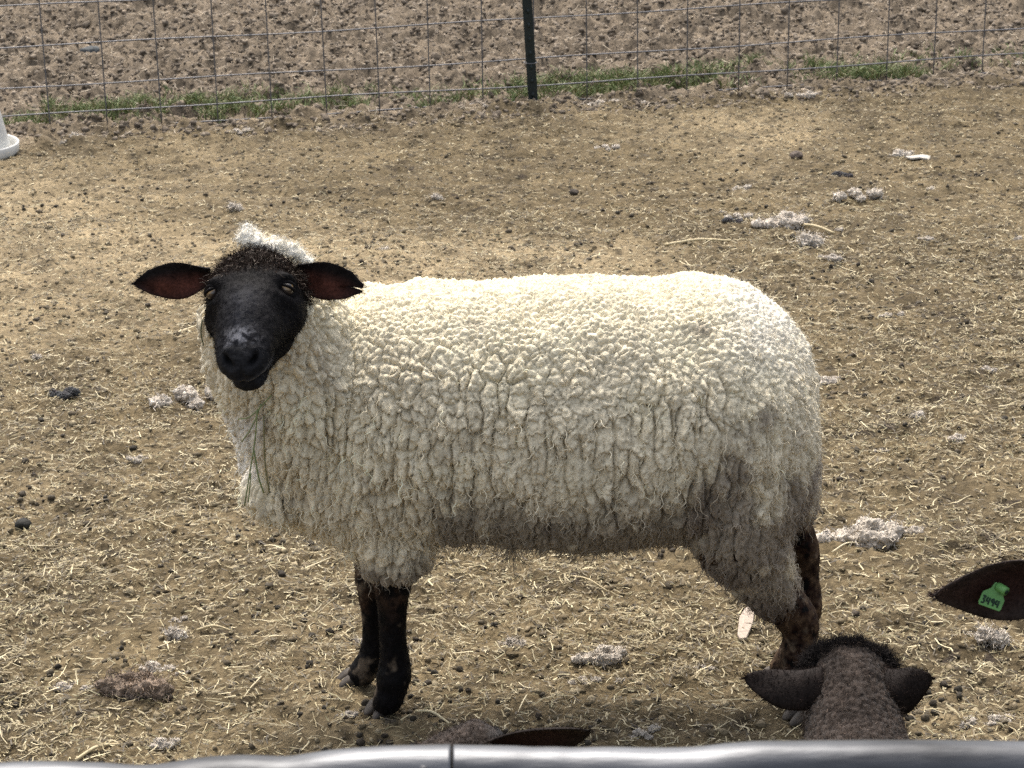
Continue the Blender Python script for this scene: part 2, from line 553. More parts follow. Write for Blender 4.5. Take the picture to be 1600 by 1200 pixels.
def far_straw(n):
    x, y = scatter(n, 8.0, 11.6)
    k = fdist(x, y) > -0.3
    x, y = x[k], y[k]; n = len(x)
    a = rng.random(n) * 6.283; L = 0.015 + 0.05 * rng.random(n) ** 2
    D = np.stack([np.cos(a), np.sin(a), rng.normal(0, .25, n)], -1)
    V, F, vp = strands(np.stack([x, y, ground_z(x, y) + 0.006], -1), D, L, 0.003, K=2, curl=L * .1, taper=.3,
                       side=unit(np.stack([rng.normal(0, .4, n), rng.normal(0, .4, n), np.ones(n)], -1)))
    c = np.array([(0.30, 0.245, 0.165), (0.22, 0.175, 0.12), (0.15, 0.12, 0.08)])[rng.integers(0, 3, n)]
    return V, F, np.repeat(c, vp, 0)
put_bed('field_chaff', [far_straw(9000)], M_straw)

# grass strip along the fence ------------------------------------------------
n = 52000
u = rng.random(n); FL = np.linalg.norm((FB - FA)[:2])
s = -0.9 + (FL + 1.6) * u
e = 0.0 + 0.46 * rng.random(n)
p2 = FA[None, :2] + FDIR[None] * s[:, None] + FNRM[None] * e[:, None]
dens = vnoise(np.stack([s / .22, e / .12, 0 * s], -1), 33) + 0.6 * vnoise(np.stack([s / .07, e / .05, 0 * s], -1), 34)
mid = np.exp(-((e - 0.18 - 0.07 * np.sin(s * 3) - .04 * np.sin(s * 7.3)) / 0.16) ** 2)
endf = sstep(FL + 0.1, FL - 0.35, s)
k = (dens * 0.85 + 0.33) * mid * (0.15 + 0.85 * endf) > rng.random(n) * 0.62
s, e, p2 = s[k], e[k], p2[k]; n = len(s)
a = rng.random(n) * 6.283
GD = np.stack([np.cos(a) * .55, np.sin(a) * .55, np.ones(n)], -1)
L = 0.035 + 0.045 * rng.random(n)
V, F, vp = strands(np.stack([p2[:, 0], p2[:, 1], ground_z(p2[:, 0], p2[:, 1]) + 0.002], -1), GD, L, 0.0042, K=3, curl=L * .15, freq=.4, droop=L * .35, taper=.9)
gcol = np.array([(0.135, 0.170, 0.060), (0.175, 0.205, 0.082), (0.10, 0.135, 0.045), (0.24, 0.215, 0.115)])[rng.integers(0, 4, n)] * (0.8 + 0.4 * rng.random((n, 1)))
tag(obj('grass', V, F, M_grass, col=np.repeat(gcol, vp, 0)), kind='stuff')

# ------------------------------------------------------------------ wire fence
fence = empty('wire_fence', (*FA[:2], 0))
tag(fence, 'grey welded wire mesh fence panel running across behind the sheep pen', 'fence')
HTS = [0.012, 0.078, 0.182, 0.335, 0.487, 0.64, 0.79, 0.95, 1.10, 1.25]
s0, s1 = -1.15, FL + 1.2
def fpt(s, h, off=0.0):
    return np.array([FA[0] + FDIR[0] * s + FNRM[0] * off, FA[1] + FDIR[1] * s + FNRM[1] * off, h])
for k, h in enumerate(HTS):
    pts = []
    for q, s in enumerate(np.linspace(s0, s1, 26)):
        pts.append(fpt(s, h + 0.004 * math.sin(s * 1.7 + k) + 0.003 * math.sin(s * 5.1 + 2 * k), 0.006 * math.sin(s * 1.1 + k * 0.4)))
    V, F = tube(pts, [0.0027] * len(pts), n=7, sub=2)
    obj('horizontal_wire', V, F, M_wire, fence)
SP = 0.2035
k = 0
s = -5 * SP
while s < s1:
    a, b = random.uniform(-.006, .006), random.uniform(-.006, .006)
    pts = [fpt(s + a * (1 - h / 1.3) + b * h / 1.3, h - 0.02, -0.006 + 0.006 * math.sin(s * 1.1 + h)) for h in np.linspace(0, 1.29, 8)]
    V, F = tube(pts, [0.0025] * len(pts), n=7, sub=2)
    obj('vertical_wire', V, F, M_wire, fence)
    s += SP; k += 1

# studded T post ------------------------------------------------------------------
pb = G(834, 170)
post = empty('fence_post', (pb[0], pb[1], 0))
tag(post, 'dark green studded steel T post standing at the wire fence', 'post')
prof = np.array([(-.0185, 0), (.0185, 0), (.0185, .005), (.0035, .006), (.0025, .036), (-.0025, .036), (-.0035, .006), (-.0185, .005)])
lean = math.tan(R(2.6))
def post_pt(u, v, h):
    q = FDIR * u + FNRM * v
    return [pb[0] + q[0] - lean * h, pb[1] + q[1] - 0.02, h]
hs = [-0.15, 0.2, 0.6, 1.0, 1.42]
V = np.array([post_pt(u, v, h) for h in hs for (u, v) in prof])
m_ = len(prof)
F = [(i * m_ + j, i * m_ + (j + 1) % m_, (i + 1) * m_ + (j + 1) % m_, (i + 1) * m_ + j) for i in range(len(hs) - 1) for j in range(m_)]
top = [(len(hs) - 1) * m_ + j for j in range(m_)]
me = bpy.data.meshes.new('shaft'); me.from_pydata((V - np.array(post.location)).tolist(), [], F + [top]); me.materials.append(M_post)
link('shaft', me, post)
stud_me = None
for h in np.arange(0.06, 1.38, 0.053):
    c = np.array(post_pt(0, -0.001, h)) - np.array(post.location)
    if stud_me is None:
        bv, bf = ball((0, 0, 0), (0.007, 0.0055, 0.010), 8, 6)
        stud_me = make_mesh('stud', bv, bf, mats=(M_post,))
    o = link('stud', stud_me, post); o.location = c
for h in (0.182, 0.487):
    pts = [post_pt(0.024 * math.cos(t), 0.010 + 0.026 * math.sin(t), h) for t in np.linspace(0, 6.283, 15)]
    V, F = tube(pts, [0.0018] * len(pts), n=6, sub=2)
    obj('wire_clip', V, F, M_wire, post)

# white plastic feeder -----------------------------------------------------------
fc = G(-42, 243)
feeder = empty('poultry_feeder', (fc[0], fc[1], 0))
tag(feeder, 'white plastic upturned tub with a shallow rimmed tray at left edge', 'tub')
def lathe(prof, c, n=48):
    prof = np.asarray(prof, float)
    V, F = loft(np.stack([0 * prof[:, 0] + c[0], 0 * prof[:, 0] + c[1], prof[:, 1]], -1), np.stack([prof[:, 0], 0 * prof[:, 0], 0 * prof[:, 0]], -1),
                np.stack([0 * prof[:, 0], prof[:, 0], 0 * prof[:, 0]], -1), n=n, caps=False)
    return V, F
zg = 0.008
V, F = lathe([(0.001, .245), (.06, .245), (.084, .242), (.092, .234), (.095, .22), (.134, .022), (.134, .008), (.128, .008)], (fc[0], fc[1]))
V[:, 2] += zg
obj('tub_body', V, F, M_plastic, feeder)
V, F = lathe([(.11, .004), (.150, .004), (.156, .010), (.158, .034), (.163, .038), (.166, .034), (.164, .006), (.158, -.004), (.10, -.004)], (fc[0], fc[1]))
V[:, 2] += zg
obj('tray', V, F, M_plastic, feeder)

# ------------------------------------------------------------------ sheep heads and ears
SU = 0.74
def head_parts(O, u, n, wv, s=1.0, rad_n=28):
    """closed lofts: skull to muzzle, and lower jaw"""
    O = np.asarray(O, float)
    sec = np.array([  # u, half width, dorsal n, ventral n
        (-.112, .030, -.050, -.085), (-.100, .058, -.022, -.115), (-.075, .073, -.002, -.13), (-.035, .078, .004, -.135), (0, .0775, .004, -.132),
        (.035, .071, .003, -.122), (.075, .060, .001, -.105), (.115, .0510, -.004, -.090), (.145, .0470, -.009, -.080),
        (.168, .0445, -.015, -.075), (.186, .0405, -.021, -.072), (.202, .0330, -.029, -.070), (.215, .0220, -.038, -.066), (.223, .009, -.047, -.060)]) * s
    sec[:, 0] *= SU
    A = cr(sec, 3)
    c = O + A[:, :1] * u + ((A[:, 2:3] + A[:, 3:4]) / 2) * n
    p1 = loft(c, A[:, 1:2] * wv, ((A[:, 2:3] - A[:, 3:4]) / 2) * n, n=rad_n, e=2.25)
    jaw = np.array([(-.03, .055, -.08, -.155), (.03, .052, -.08, -.150), (.08, .042, -.075, -.128), (.13, .034, -.07, -.110),
                    (.165, .029, -.072, -.106), (.188, .025, -.074, -.105), (.203, .013, -.080, -.100)]) * s
    jaw[:, 0] *= SU
    A = cr(jaw, 3)
    c = O + A[:, :1] * u + ((A[:, 2:3] + A[:, 3:4]) / 2) * n
    p2 = loft(c, A[:, 1:2] * wv, ((A[:, 2:3] - A[:, 3:4]) / 2) * n, n=rad_n, e=2.1)
    return [p1, p2]

def head_sculpt(V, O, u, n, wv, s=1.0):
    """eye sockets, brow, cheek, nostrils, mouth; returns local coordinates too"""
    q = (V - O) / s
    a, b, c = q @ u / SU, q @ wv, q @ n
    D = np.zeros_like(V)
    def g(a0, b0, c0, ra, rb=None, rc=None):
        rb = rb or ra; rc = rc or ra
        return np.exp(-((a - a0) / ra) ** 2 - ((b - b0) / rb) ** 2 - ((c - c0) / rc) ** 2)
    for sg in (-1, 1):
        out = sg * wv * 0.75 + n * 0.66
        D -= (0.0085 * g(0.004, sg * .068, -.020, .017, .022, .020))[:, None] * out      # socket
        D += (0.0130 * g(-.018, sg * .062, -.008, .014, .020, .022))[:, None] * out      # brow
        D += (0.0045 * g(.026, sg * .066, -.030, .012, .02, .02))[:, None] * out         # lower lid
        D -= (0.0090 * g(.055, sg * .060, -.030, .030, .020, .026))[:, None] * out       # hollow below the eye
        D += (0.0080 * g(.03, sg * .066, -.075, .040, .022, .030))[:, None] * (sg * wv)  # cheek
        du, dv = (b * sg - .0205) * .80 + (c + .034) * .60, -(b * sg - .0205) * .60 + (c + .034) * .80
        ns_ = np.exp(-((a - .203) / .020) ** 2 - (du / .0095) ** 2 - ((dv - 18 * du * du) / .0042) ** 2)
        D -= (0.0150 * ns_)[:, None] * (u * .75 + n * .35 + sg * wv * .1)   # comma-shaped nostril
        D += (0.0035 * g(.186, sg * .025, -.020, .010, .012, .010))[:, None] * n          # nostril wing
    D -= (0.0055 * g(.216, 0, -.052, .014, .004, .014))[:, None] * u
    D -= (0.0085 * np.exp(-((c + .0725 - 6 * b * b) / .0040) ** 2) * sstep(.13, .17, a))[:, None] * (u * .8 + np.sign(b)[:, None] * wv * .25)
    D += (0.0032 * np.exp(-((c + .063 - 6 * b * b) / .005) ** 2) * sstep(.15, .18, a))[:, None] * u                      # philtrum
    if s > .95:
        D += (0.016 * g(-.085, 0, -.012, .035, .055, .035))[:, None] * (n * .45 - u * .9)          # woolly poll
    D += (0.0055 * g(.09, 0, .0, .06, .018, .03))[:, None] * n                              # bridge of the nose
    return V + D * s, a, b, c

def make_ear(L, W, cup=0.55, twist=0.0, droop=0.0, notch=None, ns=26, nt=15, th=0.0045, inner=(0.045, 0.016, 0.011), outer=(0.010, 0.0085, 0.0085), seed=1, base=0.0, bend=0.0, roll=0.0, sag=0.0, shift=0.0):
    """ear in its own frame: +X root to tip, +Z the opening, two skins meeting at the rim"""
    s = np.linspace(0, 1, ns); t = np.linspace(-1, 1, nt)
    Sg, Tg = np.meshgrid(s, t, indexing='ij')
    wid = W * (0.50 + 0.62 * np.sin(np.pi * np.clip(s, 0, 1) ** 0.9) ** 1.1) * np.clip((1 - s) * 5.0, 0, 1) ** 0.5
    if base:
        wid = W * np.clip(1 - s ** 3.2, 0, 1) ** .45 * (1 - .25 * s) * (1 + base * np.sin(np.pi * s))
    wid = np.maximum(wid, 0.0006)
    Lf = np.ones_like(t)
    if notch:
        t0, wd, dp = notch
        Lf = 1 - dp * np.exp(-((t - t0) / wd) ** 2)
    X = L * Sg * (1 - (1 - Lf)[None] * Sg ** 3)
    if notch:
        wid = W * (0.50 + 0.62 * np.sin(np.pi * s ** 0.9) ** 1.1) * np.clip((1 - s) * 3.2 + 0.35, 0, 1) ** 0.8
    w2 = wid[:, None]
    ang = Tg * (0.9 * (1 - 0.45 * Sg))
    ang = ang + roll * np.clip(Tg * np.sign(roll), 0, 1) ** 2 * (1 - .55 * Sg)
    Y = w2 * np.sin(ang) / np.sin(0.9 * (1 - 0.45 * Sg))
    Z = w2 * cup * (1 - np.cos(ang)) * 1.6 * (1.15 - 0.5 * Sg)
    tw = twist * Sg
    Y, Z = Y * np.cos(tw) - Z * np.sin(tw), Y * np.sin(tw) + Z * np.cos(tw)
    Z = Z - droop * Sg ** 2
    Y = Y + bend * Sg ** 2 + sag * np.sin(np.pi * Sg ** .8) + .0012 * np.sin(9 * Sg + seed) * (Tg ** 2) * np.sign(Tg)
    Z = Z + .002 * np.sin(7 * Sg + 2 * Tg + seed)
    rim = np.sqrt(np.clip(1 - Tg ** 2, 0, 1)) * np.clip((1 - Sg) * 8, 0.05, 1) ** 0.5
    P1 = np.stack([X, Y, Z], -1).reshape(-1, 3)
    Nn = np.stack([np.zeros_like(ang), -np.sin(ang), np.cos(ang)], -1).reshape(-1, 3)
    off = (th * rim).reshape(-1, 1) + 0.0006
    V = np.vstack([P1 + Nn * off * 0.3, P1 - Nn * off])
    i = (np.arange(ns - 1)[:, None] * nt + np.arange(nt - 1)[None]).ravel()
    Fi = np.stack([i, i + 1, i + nt + 1, i + nt], -1)[:, ::-1]
    N0 = ns * nt
    Fo = Fi[:, ::-1] + N0
    ring = [k for k in range(nt)] + [k * nt + nt - 1 for k in range(1, ns)] + [(ns - 1) * nt + k for k in range(nt - 2, -1, -1)] + [k * nt for k in range(ns - 2, 0, -1)]
    rg_ = np.array(ring); r2 = np.roll(rg_, -1)
    Fr = np.stack([rg_, r2, r2 + N0, rg_ + N0], -1)
    nz = fbm(V, 0.012, 3, seed)
    core = (np.clip(1.15 - 1.35 * np.abs(Tg - shift) ** 1.6, 0, 1) * np.clip((1 - Sg) * 3.0, 0, 1) * np.clip(Sg * 4 + .25, 0, 1)).reshape(-1)
    ci = np.array(outer)[None] + (np.array(inner) - np.array(outer))[None] * core[:, None]
    col = np.vstack([ci, np.repeat(np.array(outer)[None], N0, 0)]) * (1 + 0.35 * nz)[:, None]
    return V, [Fi, Fo, Fr], np.clip(col, 0.004, 1)

def frame(x, z):
    x = unit(x); y = unit(np.cross(z, x)); z = np.cross(x, y)
    return np.stack([x, y, z], -1)

def surface_hairs(V, N, idx, lay, lift, L, wd, cols, K=2, curl=0.0, droop=0.0, jit=0.35, freq=.7):
    n = len(idx)
    D = lay + N[idx] * lift + rng.normal(0, jit, (n, 3)) * 0.5
    v, f, vp = strands(V[idx] - N[idx] * 0.001, D, L, wd, K=K, curl=curl, droop=droop, taper=.85, freq=freq)
    return v, f, np.repeat(cols, vp, 0)

# ------------------------------------------------------------------ the big sheep
DS = 3.60
sheep_at = G(880, 1092)
sheep = empty('sheep', (sheep_at[0], DS, 0))
tag(sheep, 'large cream woolled sheep with black face standing broadside, head turned to camera', 'sheep')

# head frame
u0 = math.cos(R(46)) * (-UP) + math.sin(R(46)) * (-FW)
n0 = math.cos(R(46)) * (-FW) + math.sin(R(46)) * UP
w0 = RT.copy()
hr = Matrix.Rotation(R(-6), 3, Vector(UP)) @ Matrix.Rotation(R(-4), 3, Vector(FW))
hr = np.array(hr)
HU, HN, HW = hr @ u0, hr @ n0, hr @ w0
HO = S(386, 438, 3.36)
HS = 1.0

# torso sections traced: x, top, bottom, half width
TR = [(1266, 585, 760, .085), (1251, 540, 800, .125), (1225, 494, 835, .160), (1190, 463, 850, .182), (1150, 442, 852, .195), (1100, 437, 842, .203), (1000, 436, 850, .212), (900, 432, 860, .216),
      (800, 436, 852, .212), (700, 443, 838, .202), (620, 448, 838, .190), (560, 452, 842, .175), (510, 470, 832, .155),
      (470, 510, 815, .130), (446, 560, 790, .105), (434, 620, 765, .075)]
def torso(shrink=0.0, ks=1.0):
    c, a, b = [], [], []
    for (x, t, bt, hw) in TR:
        mid = S(x, (t + bt) / 2, DS)
        d = unit(pix_dir(x, (t + bt) / 2)); el = math.asin(-d[2])
        Z = (mid - C0) @ FW
        E = Z * (bt - t) / 2 / FPX
        bb = math.sqrt(max(E * E - (hw * math.sin(el)) ** 2, 0.0009)) / math.cos(el)
        c.append(mid); a.append(hw); b.append(bb)
    A = cr(np.hstack([np.array(c), np.array(a)[:, None], np.array(b)[:, None]]), 4)
    return loft(A[:, :3], (A[:, 3:4] * ks - shrink) * np.array([[0, 1.0, 0]]), (A[:, 4:5] * ks - shrink) * np.array([[0, 0, 1.0]]), n=40, e=2.15)

neck_top = HO - HN * 0.085 - HU * 0.035
NK = [(S(560, 640, 3.60), .165), (S(500, 610, 3.57), .150), (S(455, 560, 3.53), .125), (S(430, 510, 3.50), .108), (neck_top * .5 + S(412, 452, 3.50) * .5, .080), (S(408, 425, 3.50), .058)]
def neck(k=1.0):
    return tube([p for p, r in NK], [r * k for p, r in NK], n=32, sub=5)

LEG_NF, LEG_FF, LEG_NH, LEG_FH = 3.535, 3.655, 3.525, 3.645
legs_wool = [
    tube([S(600, 700, LEG_NF + .01), S(610, 790, LEG_NF), S(617, 845, LEG_NF), S(619, 885, LEG_NF)], [.10, .072, .058, .047], n=24),
    tube([S(580, 740, LEG_FF), S(580, 820, LEG_FF), S(583, 860, LEG_FF)], [.08, .055, .035], n=20),
    tube([S(1150, 560, 3.60), S(1160, 660, 3.555), S(1158, 750, 3.53), S(1158, 822, 3.52), S(1178, 876, LEG_NH), S(1208, 926, LEG_NH), S(1222, 955, LEG_NH)], [.06, .118, .112, .090, .066, .046, .034], n=28),
    tube([S(1170, 660, 3.66), S(1200, 740, 3.67), S(1222, 790, 3.67), S(1240, 828, 3.665)], [.08, .085, .06, .03], n=24),
]
chest_lobes = [ball(S(446, 700, 3.60), (.035, .08, .085)), ball(S(396, 690, 3.70), (.022, .03, .062)), ball(S(404, 735, 3.69), (.018, .025, .03)), ball(S(440, 760, 3.58), (.06, .09, .05)),
               ball(S(352, 548, 3.53), (.035, .05, .07)), ball(S(372, 610, 3.52), (.03, .05, .05)), ball(S(330, 498, 3.50), (.02, .04, .035))]
# fleece ---------------------------------------------------------------------
V, N, F = remesh([torso(.004), neck()] + legs_wool + chest_lobes, 0.0088, smooth=12, sub=2)
# picture-side coordinates used for regional wool character
dx = V - C0
zc = dx @ FW
PX = 800 + FPX * (dx @ RT) / zc
PY = 600 - FPX * (dx @ UP) / zc
topness = sstep(0.15, 0.85, N[:, 2])
rump = sstep(1090, 1200, PX)
neckz = sstep(520, 430, PX) * sstep(720, 620, PY)
thigh = sstep(780, 850, PY) * sstep(1040, 1080, PX)
Q = V.copy()
zz = np.linspace(0, 1.1, 400)
kz = 0.27 + 0.43 * sstep(.50, .68, zz)
Q[:, 2] = np.interp(V[:, 2], zz, np.concatenate([[0], np.cumsum(kz[:-1] * np.diff(zz))]))
warp1 = np.stack([fbm(V, .03, 3, 3), fbm(V, .03, 3, 13), fbm(V, .03, 3, 23)], -1) * .0065
rad = 0.0142 - 0.0052 * topness - 0.001 * neckz
rad = rad * (0.72 + 0.62 * rng.random(len(V)))
cand = rng.permutation(len(V))[:110000]
F1, F2, I1, seeds = cells(Q, cand.tolist(), rad, warp1)
edge = F2 - F1
rnd = np.clip(rng.normal(size=(len(seeds), 4)), -1.5, 1.5)
amp = 0.0078 - 0.0022 * rump - 0.0020 * topness
dome = np.clip(edge / (F1 + F2 + 1e-6), 0, 1)
front = sstep(780, 620, PX) * sstep(560, 700, PY)
amp = amp * (1 + .75 * front)
h1 = amp * ((0.15 + .2 * topness) * np.sqrt(1 - (1 - dome) ** 2) + 0.68 * (1 - np.exp(-edge / 0.0019))) * (1 + 0.16 * rnd[I1, 0])
shing = np.clip((V[seeds][I1][:, 2] - V[:, 2]) * (1 - topness), -.012, .012) * (0.11 + .16 * front)
tilt = ((V - V[seeds][I1]) * rnd[I1, 1:4]).sum(1) * 0.06
# wider vertical partings
Q2 = V * np.array([1.0, 1.0, 0.12])
rad2 = np.full(len(V), 0.0255) * (0.7 + 0.6 * rng.random(len(V)))
G1, G2, _, _ = cells(Q2, rng.permutation(len(V))[:30000].tolist(), rad2, warp1 * 0.9)
h2 = -0.0155 * np.clip(.75 + .8 * fbm(V, .05, 2, 66), .15, 1.2) * np.exp(-((G2 - G1) / 0.0034) ** 1.3) * (1 - 0.75 * topness) * (1 - .5 * rump)
h3 = 0.007 * fbm(V, 0.16, 2, 69) + 0.0052 * (1 - topness) * np.abs(fbm(V * np.array([1, 1, .38]) + warp1 * 1.5, 0.0085, 2, 171)) + 0.004 * fbm(V, 0.05, 3, 70) + 0.0032 * np.abs(fbm(V * np.array([1, 1, .7]), 0.0085, 2, 71)) + 0.0012 * fbm(V, 0.0042, 1, 73)
V0 = V.copy()
V = V + N * (h1 + shing + tilt + h2 + h3)[:, None]
# lower end of locks hangs a little
V[:, 2] -= (1 - topness) * h1 * 0.25
Nn = normals(V, F)
if (Nn * N).sum(1).mean() < 0: Nn = -Nn
cream = np.array([0.68, 0.605, 0.43]); tan = np.array([0.63, 0.555, 0.40]); grey = np.array([0.24, 0.195, 0.145]); white = np.array([0.74, 0.70, 0.61])
br = np.array([0.115, 0.085, 0.06])
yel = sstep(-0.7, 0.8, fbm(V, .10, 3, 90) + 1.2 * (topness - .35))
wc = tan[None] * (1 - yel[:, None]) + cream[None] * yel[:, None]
rw = rump * sstep(640, 470, PY)
wc = wc * (1 - .6 * rw[:, None]) + white * .6 * rw[:, None]
stain = sstep(0.0, 0.9, .8 * fbm(V, .06, 4, 95) + 1.35 * sstep(600, 790, PY) * sstep(1030, 1150, PX) - 0.42)
wc = wc * (1 - .85 * stain[:, None]) + grey * .85 * stain[:, None]
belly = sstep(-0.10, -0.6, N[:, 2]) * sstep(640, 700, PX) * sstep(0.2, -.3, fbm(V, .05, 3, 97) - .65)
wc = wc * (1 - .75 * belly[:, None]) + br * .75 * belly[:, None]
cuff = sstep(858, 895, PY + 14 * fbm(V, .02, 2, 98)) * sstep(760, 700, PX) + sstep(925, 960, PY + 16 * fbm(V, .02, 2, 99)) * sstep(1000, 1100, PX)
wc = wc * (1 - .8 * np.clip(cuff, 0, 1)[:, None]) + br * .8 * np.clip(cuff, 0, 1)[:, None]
bib_lit = sstep(420, 410, PX) * sstep(630, 655, PY) * sstep(765, 745, PY)  # sunlight on the far chest flap, painted in as paler wool
wc = wc * (1 - bib_lit[:, None]) + np.array([.66, .61, .51]) * bib_lit[:, None]
wc = wc * (1 + .07 * rnd[I1, 0])[:, None] * (1 + 0.12 * fbm(V, .012, 2, 91))[:, None]
wc = np.clip(wc, .03, .8)
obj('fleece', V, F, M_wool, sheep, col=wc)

# strands of wool
sets = []
def wool_strands(idx, L, wd, curl, freq, lift, K, colk, droop=0.0, lay=None, sides=2):
    n = len(idx)
    D = Nn[idx] * lift + rng.normal(0, .35, (n, 3)) + np.array([0, 0, -1.0]) * (1 - topness[idx])[:, None] * 0.75
    if lay is not None: D = D + lay
    v, f, vp = strands(V[idx] - Nn[idx] * .002, D, L, wd, K=K, curl=curl, freq=freq, droop=droop, taper=.8, sides=sides)
    c = np.clip(wc[idx] * colk, 0.03, .82)
    sets.append((v, f, np.repeat(c, vp, 0)))
tipw = np.clip(edge, 0, .01); tipw = tipw / tipw.sum()
idx = rng.choice(len(V), 30000, p=tipw)
wool_strands(idx, .004 + .007 * rng.random(len(idx)), .0008, .0014, 1.2, 1.1, 3, 1.06)
pr = tipw * (0.03 + rump * sstep(420, 560, PY)); pr /= pr.sum()
idx = rng.choice(len(V), 4500, p=pr)
wool_strands(idx, .007 + .012 * rng.random(len(idx)), .0009, .003, 1.1, .5, 5, 1.1, droop=.006)
pr = tipw * (1 - .8 * topness) * sstep(560, 650, PY) + 1e-12; pr /= pr.sum()
idx = rng.choice(len(V), 3400, p=pr)
wool_strands(idx, .012 + .030 * rng.random(len(idx)) ** 2, .0020, .0035, 1.3, .12, 7, 1.25, droop=.002, sides=3)
bl = (N[:, 2] < -.3) & (PX > 560) & (PX < 1060) & (PY > 800)
bi = np.nonzero(bl)[0]
idx = rng.choice(bi, 1500)
wool_strands(idx, .006 + .009 * rng.random(len(idx)), .0012, .002, .8, .5, 4, .8, droop=.003)
ti = np.nonzero((np.abs(PX - 800) < 5) & (PY > 845) & (N[:, 2] < 0))[0]
if len(ti):
    idx = rng.choice(ti, 60)
    wool_strands(idx, .035 + .02 * rng.random(60), .0012, .002, .7, .1, 5, .9, droop=.02)
Vs, Fs = join([(a, b) for a, b, c in sets])
tag(obj('wool_strands', Vs, Fs, M_fibre, sheep, col=np.vstack([c for a, b, c in sets])), kind='stuff')

# body (head, neck, trunk and legs in one skin) -------------------------------
def leg(pts, rads, flat=1.0):
    return tube(pts, rads, n=18, sub=6, flat=flat)
body_parts = head_parts(HO, HU, HN, HW, HS) + [torso(.03, .93), neck(.78)]
nf = [(S(612, 800, LEG_NF), .045), (S(615, 870, LEG_NF), .038), (S(614, 912, LEG_NF), .0345), (S(613, 945, LEG_NF), .0275), (S(614, 995, LEG_NF), .0245), (S(617, 1035, LEG_NF), .0275),
      (S(615, 1058, LEG_NF - .004), .0310), (S(610, 1078, LEG_NF - .002), .028), (S(606, 1092, LEG_NF - .004), .028), (G(603, 1112) + [0, 0, .018], .024)]
ff = [(S(578, 800, LEG_FF), .04), (S(577, 870, LEG_FF), .028), (S(579, 912, LEG_FF), .0265), (S(582, 960, LEG_FF), .0205), (S(582, 1005, LEG_FF), .020), (S(578, 1030, LEG_FF), .0245),
      (S(570, 1046, LEG_FF), .0255), (S(564, 1054, LEG_FF), .025), (G(558, 1068) + [0, 0, .018], .022)]
nh = [(S(1150, 820, 3.515), .09), (S(1185, 890, LEG_NH), .055), (S(1222, 938, LEG_NH + .005), .040), (S(1248, 972, LEG_NH + .008), .036), (S(1250, 1000, LEG_NH + .004), .030), (S(1240, 1040, LEG_NH), .0245),
      (S(1250, 1080, LEG_NH), .025), (S(1260, 1105, LEG_NH - .004), .028), (G(1258, 1124) + [0, 0, .018], .024)]
fh = [(S(1212, 790, 3.66), .045), (S(1250, 850, 3.66), .034), (S(1258, 905, 3.655), .026), (S(1259, 950, 3.65), .030), (S(1248, 980, 3.645), .024), (S(1236, 1012, 3.645), .020), (S(1226, 1036, 3.64), .024),
      (G(1216, 1066) + [0, 0, .018], .021)]
for lg in (nf, ff, nh, fh):
    body_parts.append(leg([p for p, r in lg], [r for p, r in lg]))
V, N, F = remesh(body_parts, 0.0052, smooth=4, sub=1)
V, ha, hb, hc = head_sculpt(V, HO, HU, HN, HW, HS)
ishead = sstep(.30, .24, np.linalg.norm((V - HO), axis=1)) * (((V - HO) @ HN) > -.2)
nz = fbm(V, .012, 3, 120); nz2 = fbm(V, .035, 3, 121)
V = V + N * (0.0009 * fbm(V, .007, 2, 122) + .0012 * nz2 * (1 - ishead))[:, None]
blk = np.array([0.0052, 0.0046, 0.0048]); dkb = np.array([0.018, 0.0115, 0.0085]); rb = np.array([0.043, 0.025, 0.016])
bc = np.repeat(blk[None], len(V), 0)
pollz = ishead * sstep(-.012, -.06, ha) * sstep(-.6, .7, fbm(V, .02, 3, 123) + .3)
bc = bc * (1 - pollz[:, None]) + dkb * pollz[:, None]
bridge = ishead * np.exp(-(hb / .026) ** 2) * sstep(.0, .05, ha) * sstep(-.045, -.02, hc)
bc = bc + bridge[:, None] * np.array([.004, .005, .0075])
patch = ishead * np.exp(-((ha - .158) / .019) ** 2 - ((hb + .002) / .022) ** 2) * (hc > -.04) * sstep(-.25, .45, fbm(V, .006, 2, 124) + .15)
bc = bc * (1 - .8 * patch[:, None]) + .8 * patch[:, None] * np.array([.20, .20, .215])
muz = ishead * sstep(.168, .186, ha)
bc = bc * (1 - muz[:, None]) + muz[:, None] * np.array([.0115, .0115, .0125])
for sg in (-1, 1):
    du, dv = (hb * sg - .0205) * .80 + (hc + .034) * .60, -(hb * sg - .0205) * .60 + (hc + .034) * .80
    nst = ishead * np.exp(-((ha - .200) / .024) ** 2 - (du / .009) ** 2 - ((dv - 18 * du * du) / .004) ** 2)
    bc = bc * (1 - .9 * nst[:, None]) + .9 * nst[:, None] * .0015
lip_highlight = ishead * sstep(.15, .18, ha) * np.exp(-((hc + .0665 - 6 * hb * hb) / .0042) ** 2)  # highlight painted along the upper lip, together with its pale hair
bc = bc + lip_highlight[:, None] * np.array([.15, .147, .147])
dxv = V - C0; zcv = dxv @ FW
BX = 800 + FPX * (dxv @ RT) / zcv; BY = 600 - FPX * (dxv @ UP) / zcv
hindz = (1 - ishead) * sstep(1000, 1100, BX)
bc = bc * (1 - .85 * hindz[:, None]) + .85 * hindz[:, None] * (rb * .85 + np.array([.05, .035, .02]) * nz[:, None])
knee = (1 - ishead) * sstep(760, 700, BX) * sstep(1010, 920, BY) * sstep(-.35, .5, nz2 + .3 * nz)
bc = bc * (1 - .8 * knee[:, None]) + .8 * knee[:, None] * rb
mudp = (1 - ishead) * sstep(.35, .75, fbm(V, .028, 3, 125))
bc = bc * (1 - .5 * mudp[:, None]) + .5 * mudp[:, None] * np.array([.17, .13, .09])
bc = np.clip(bc * (1 + .3 * nz[:, None]), .004, .6)
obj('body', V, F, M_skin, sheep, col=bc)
BN = normals(V, F)
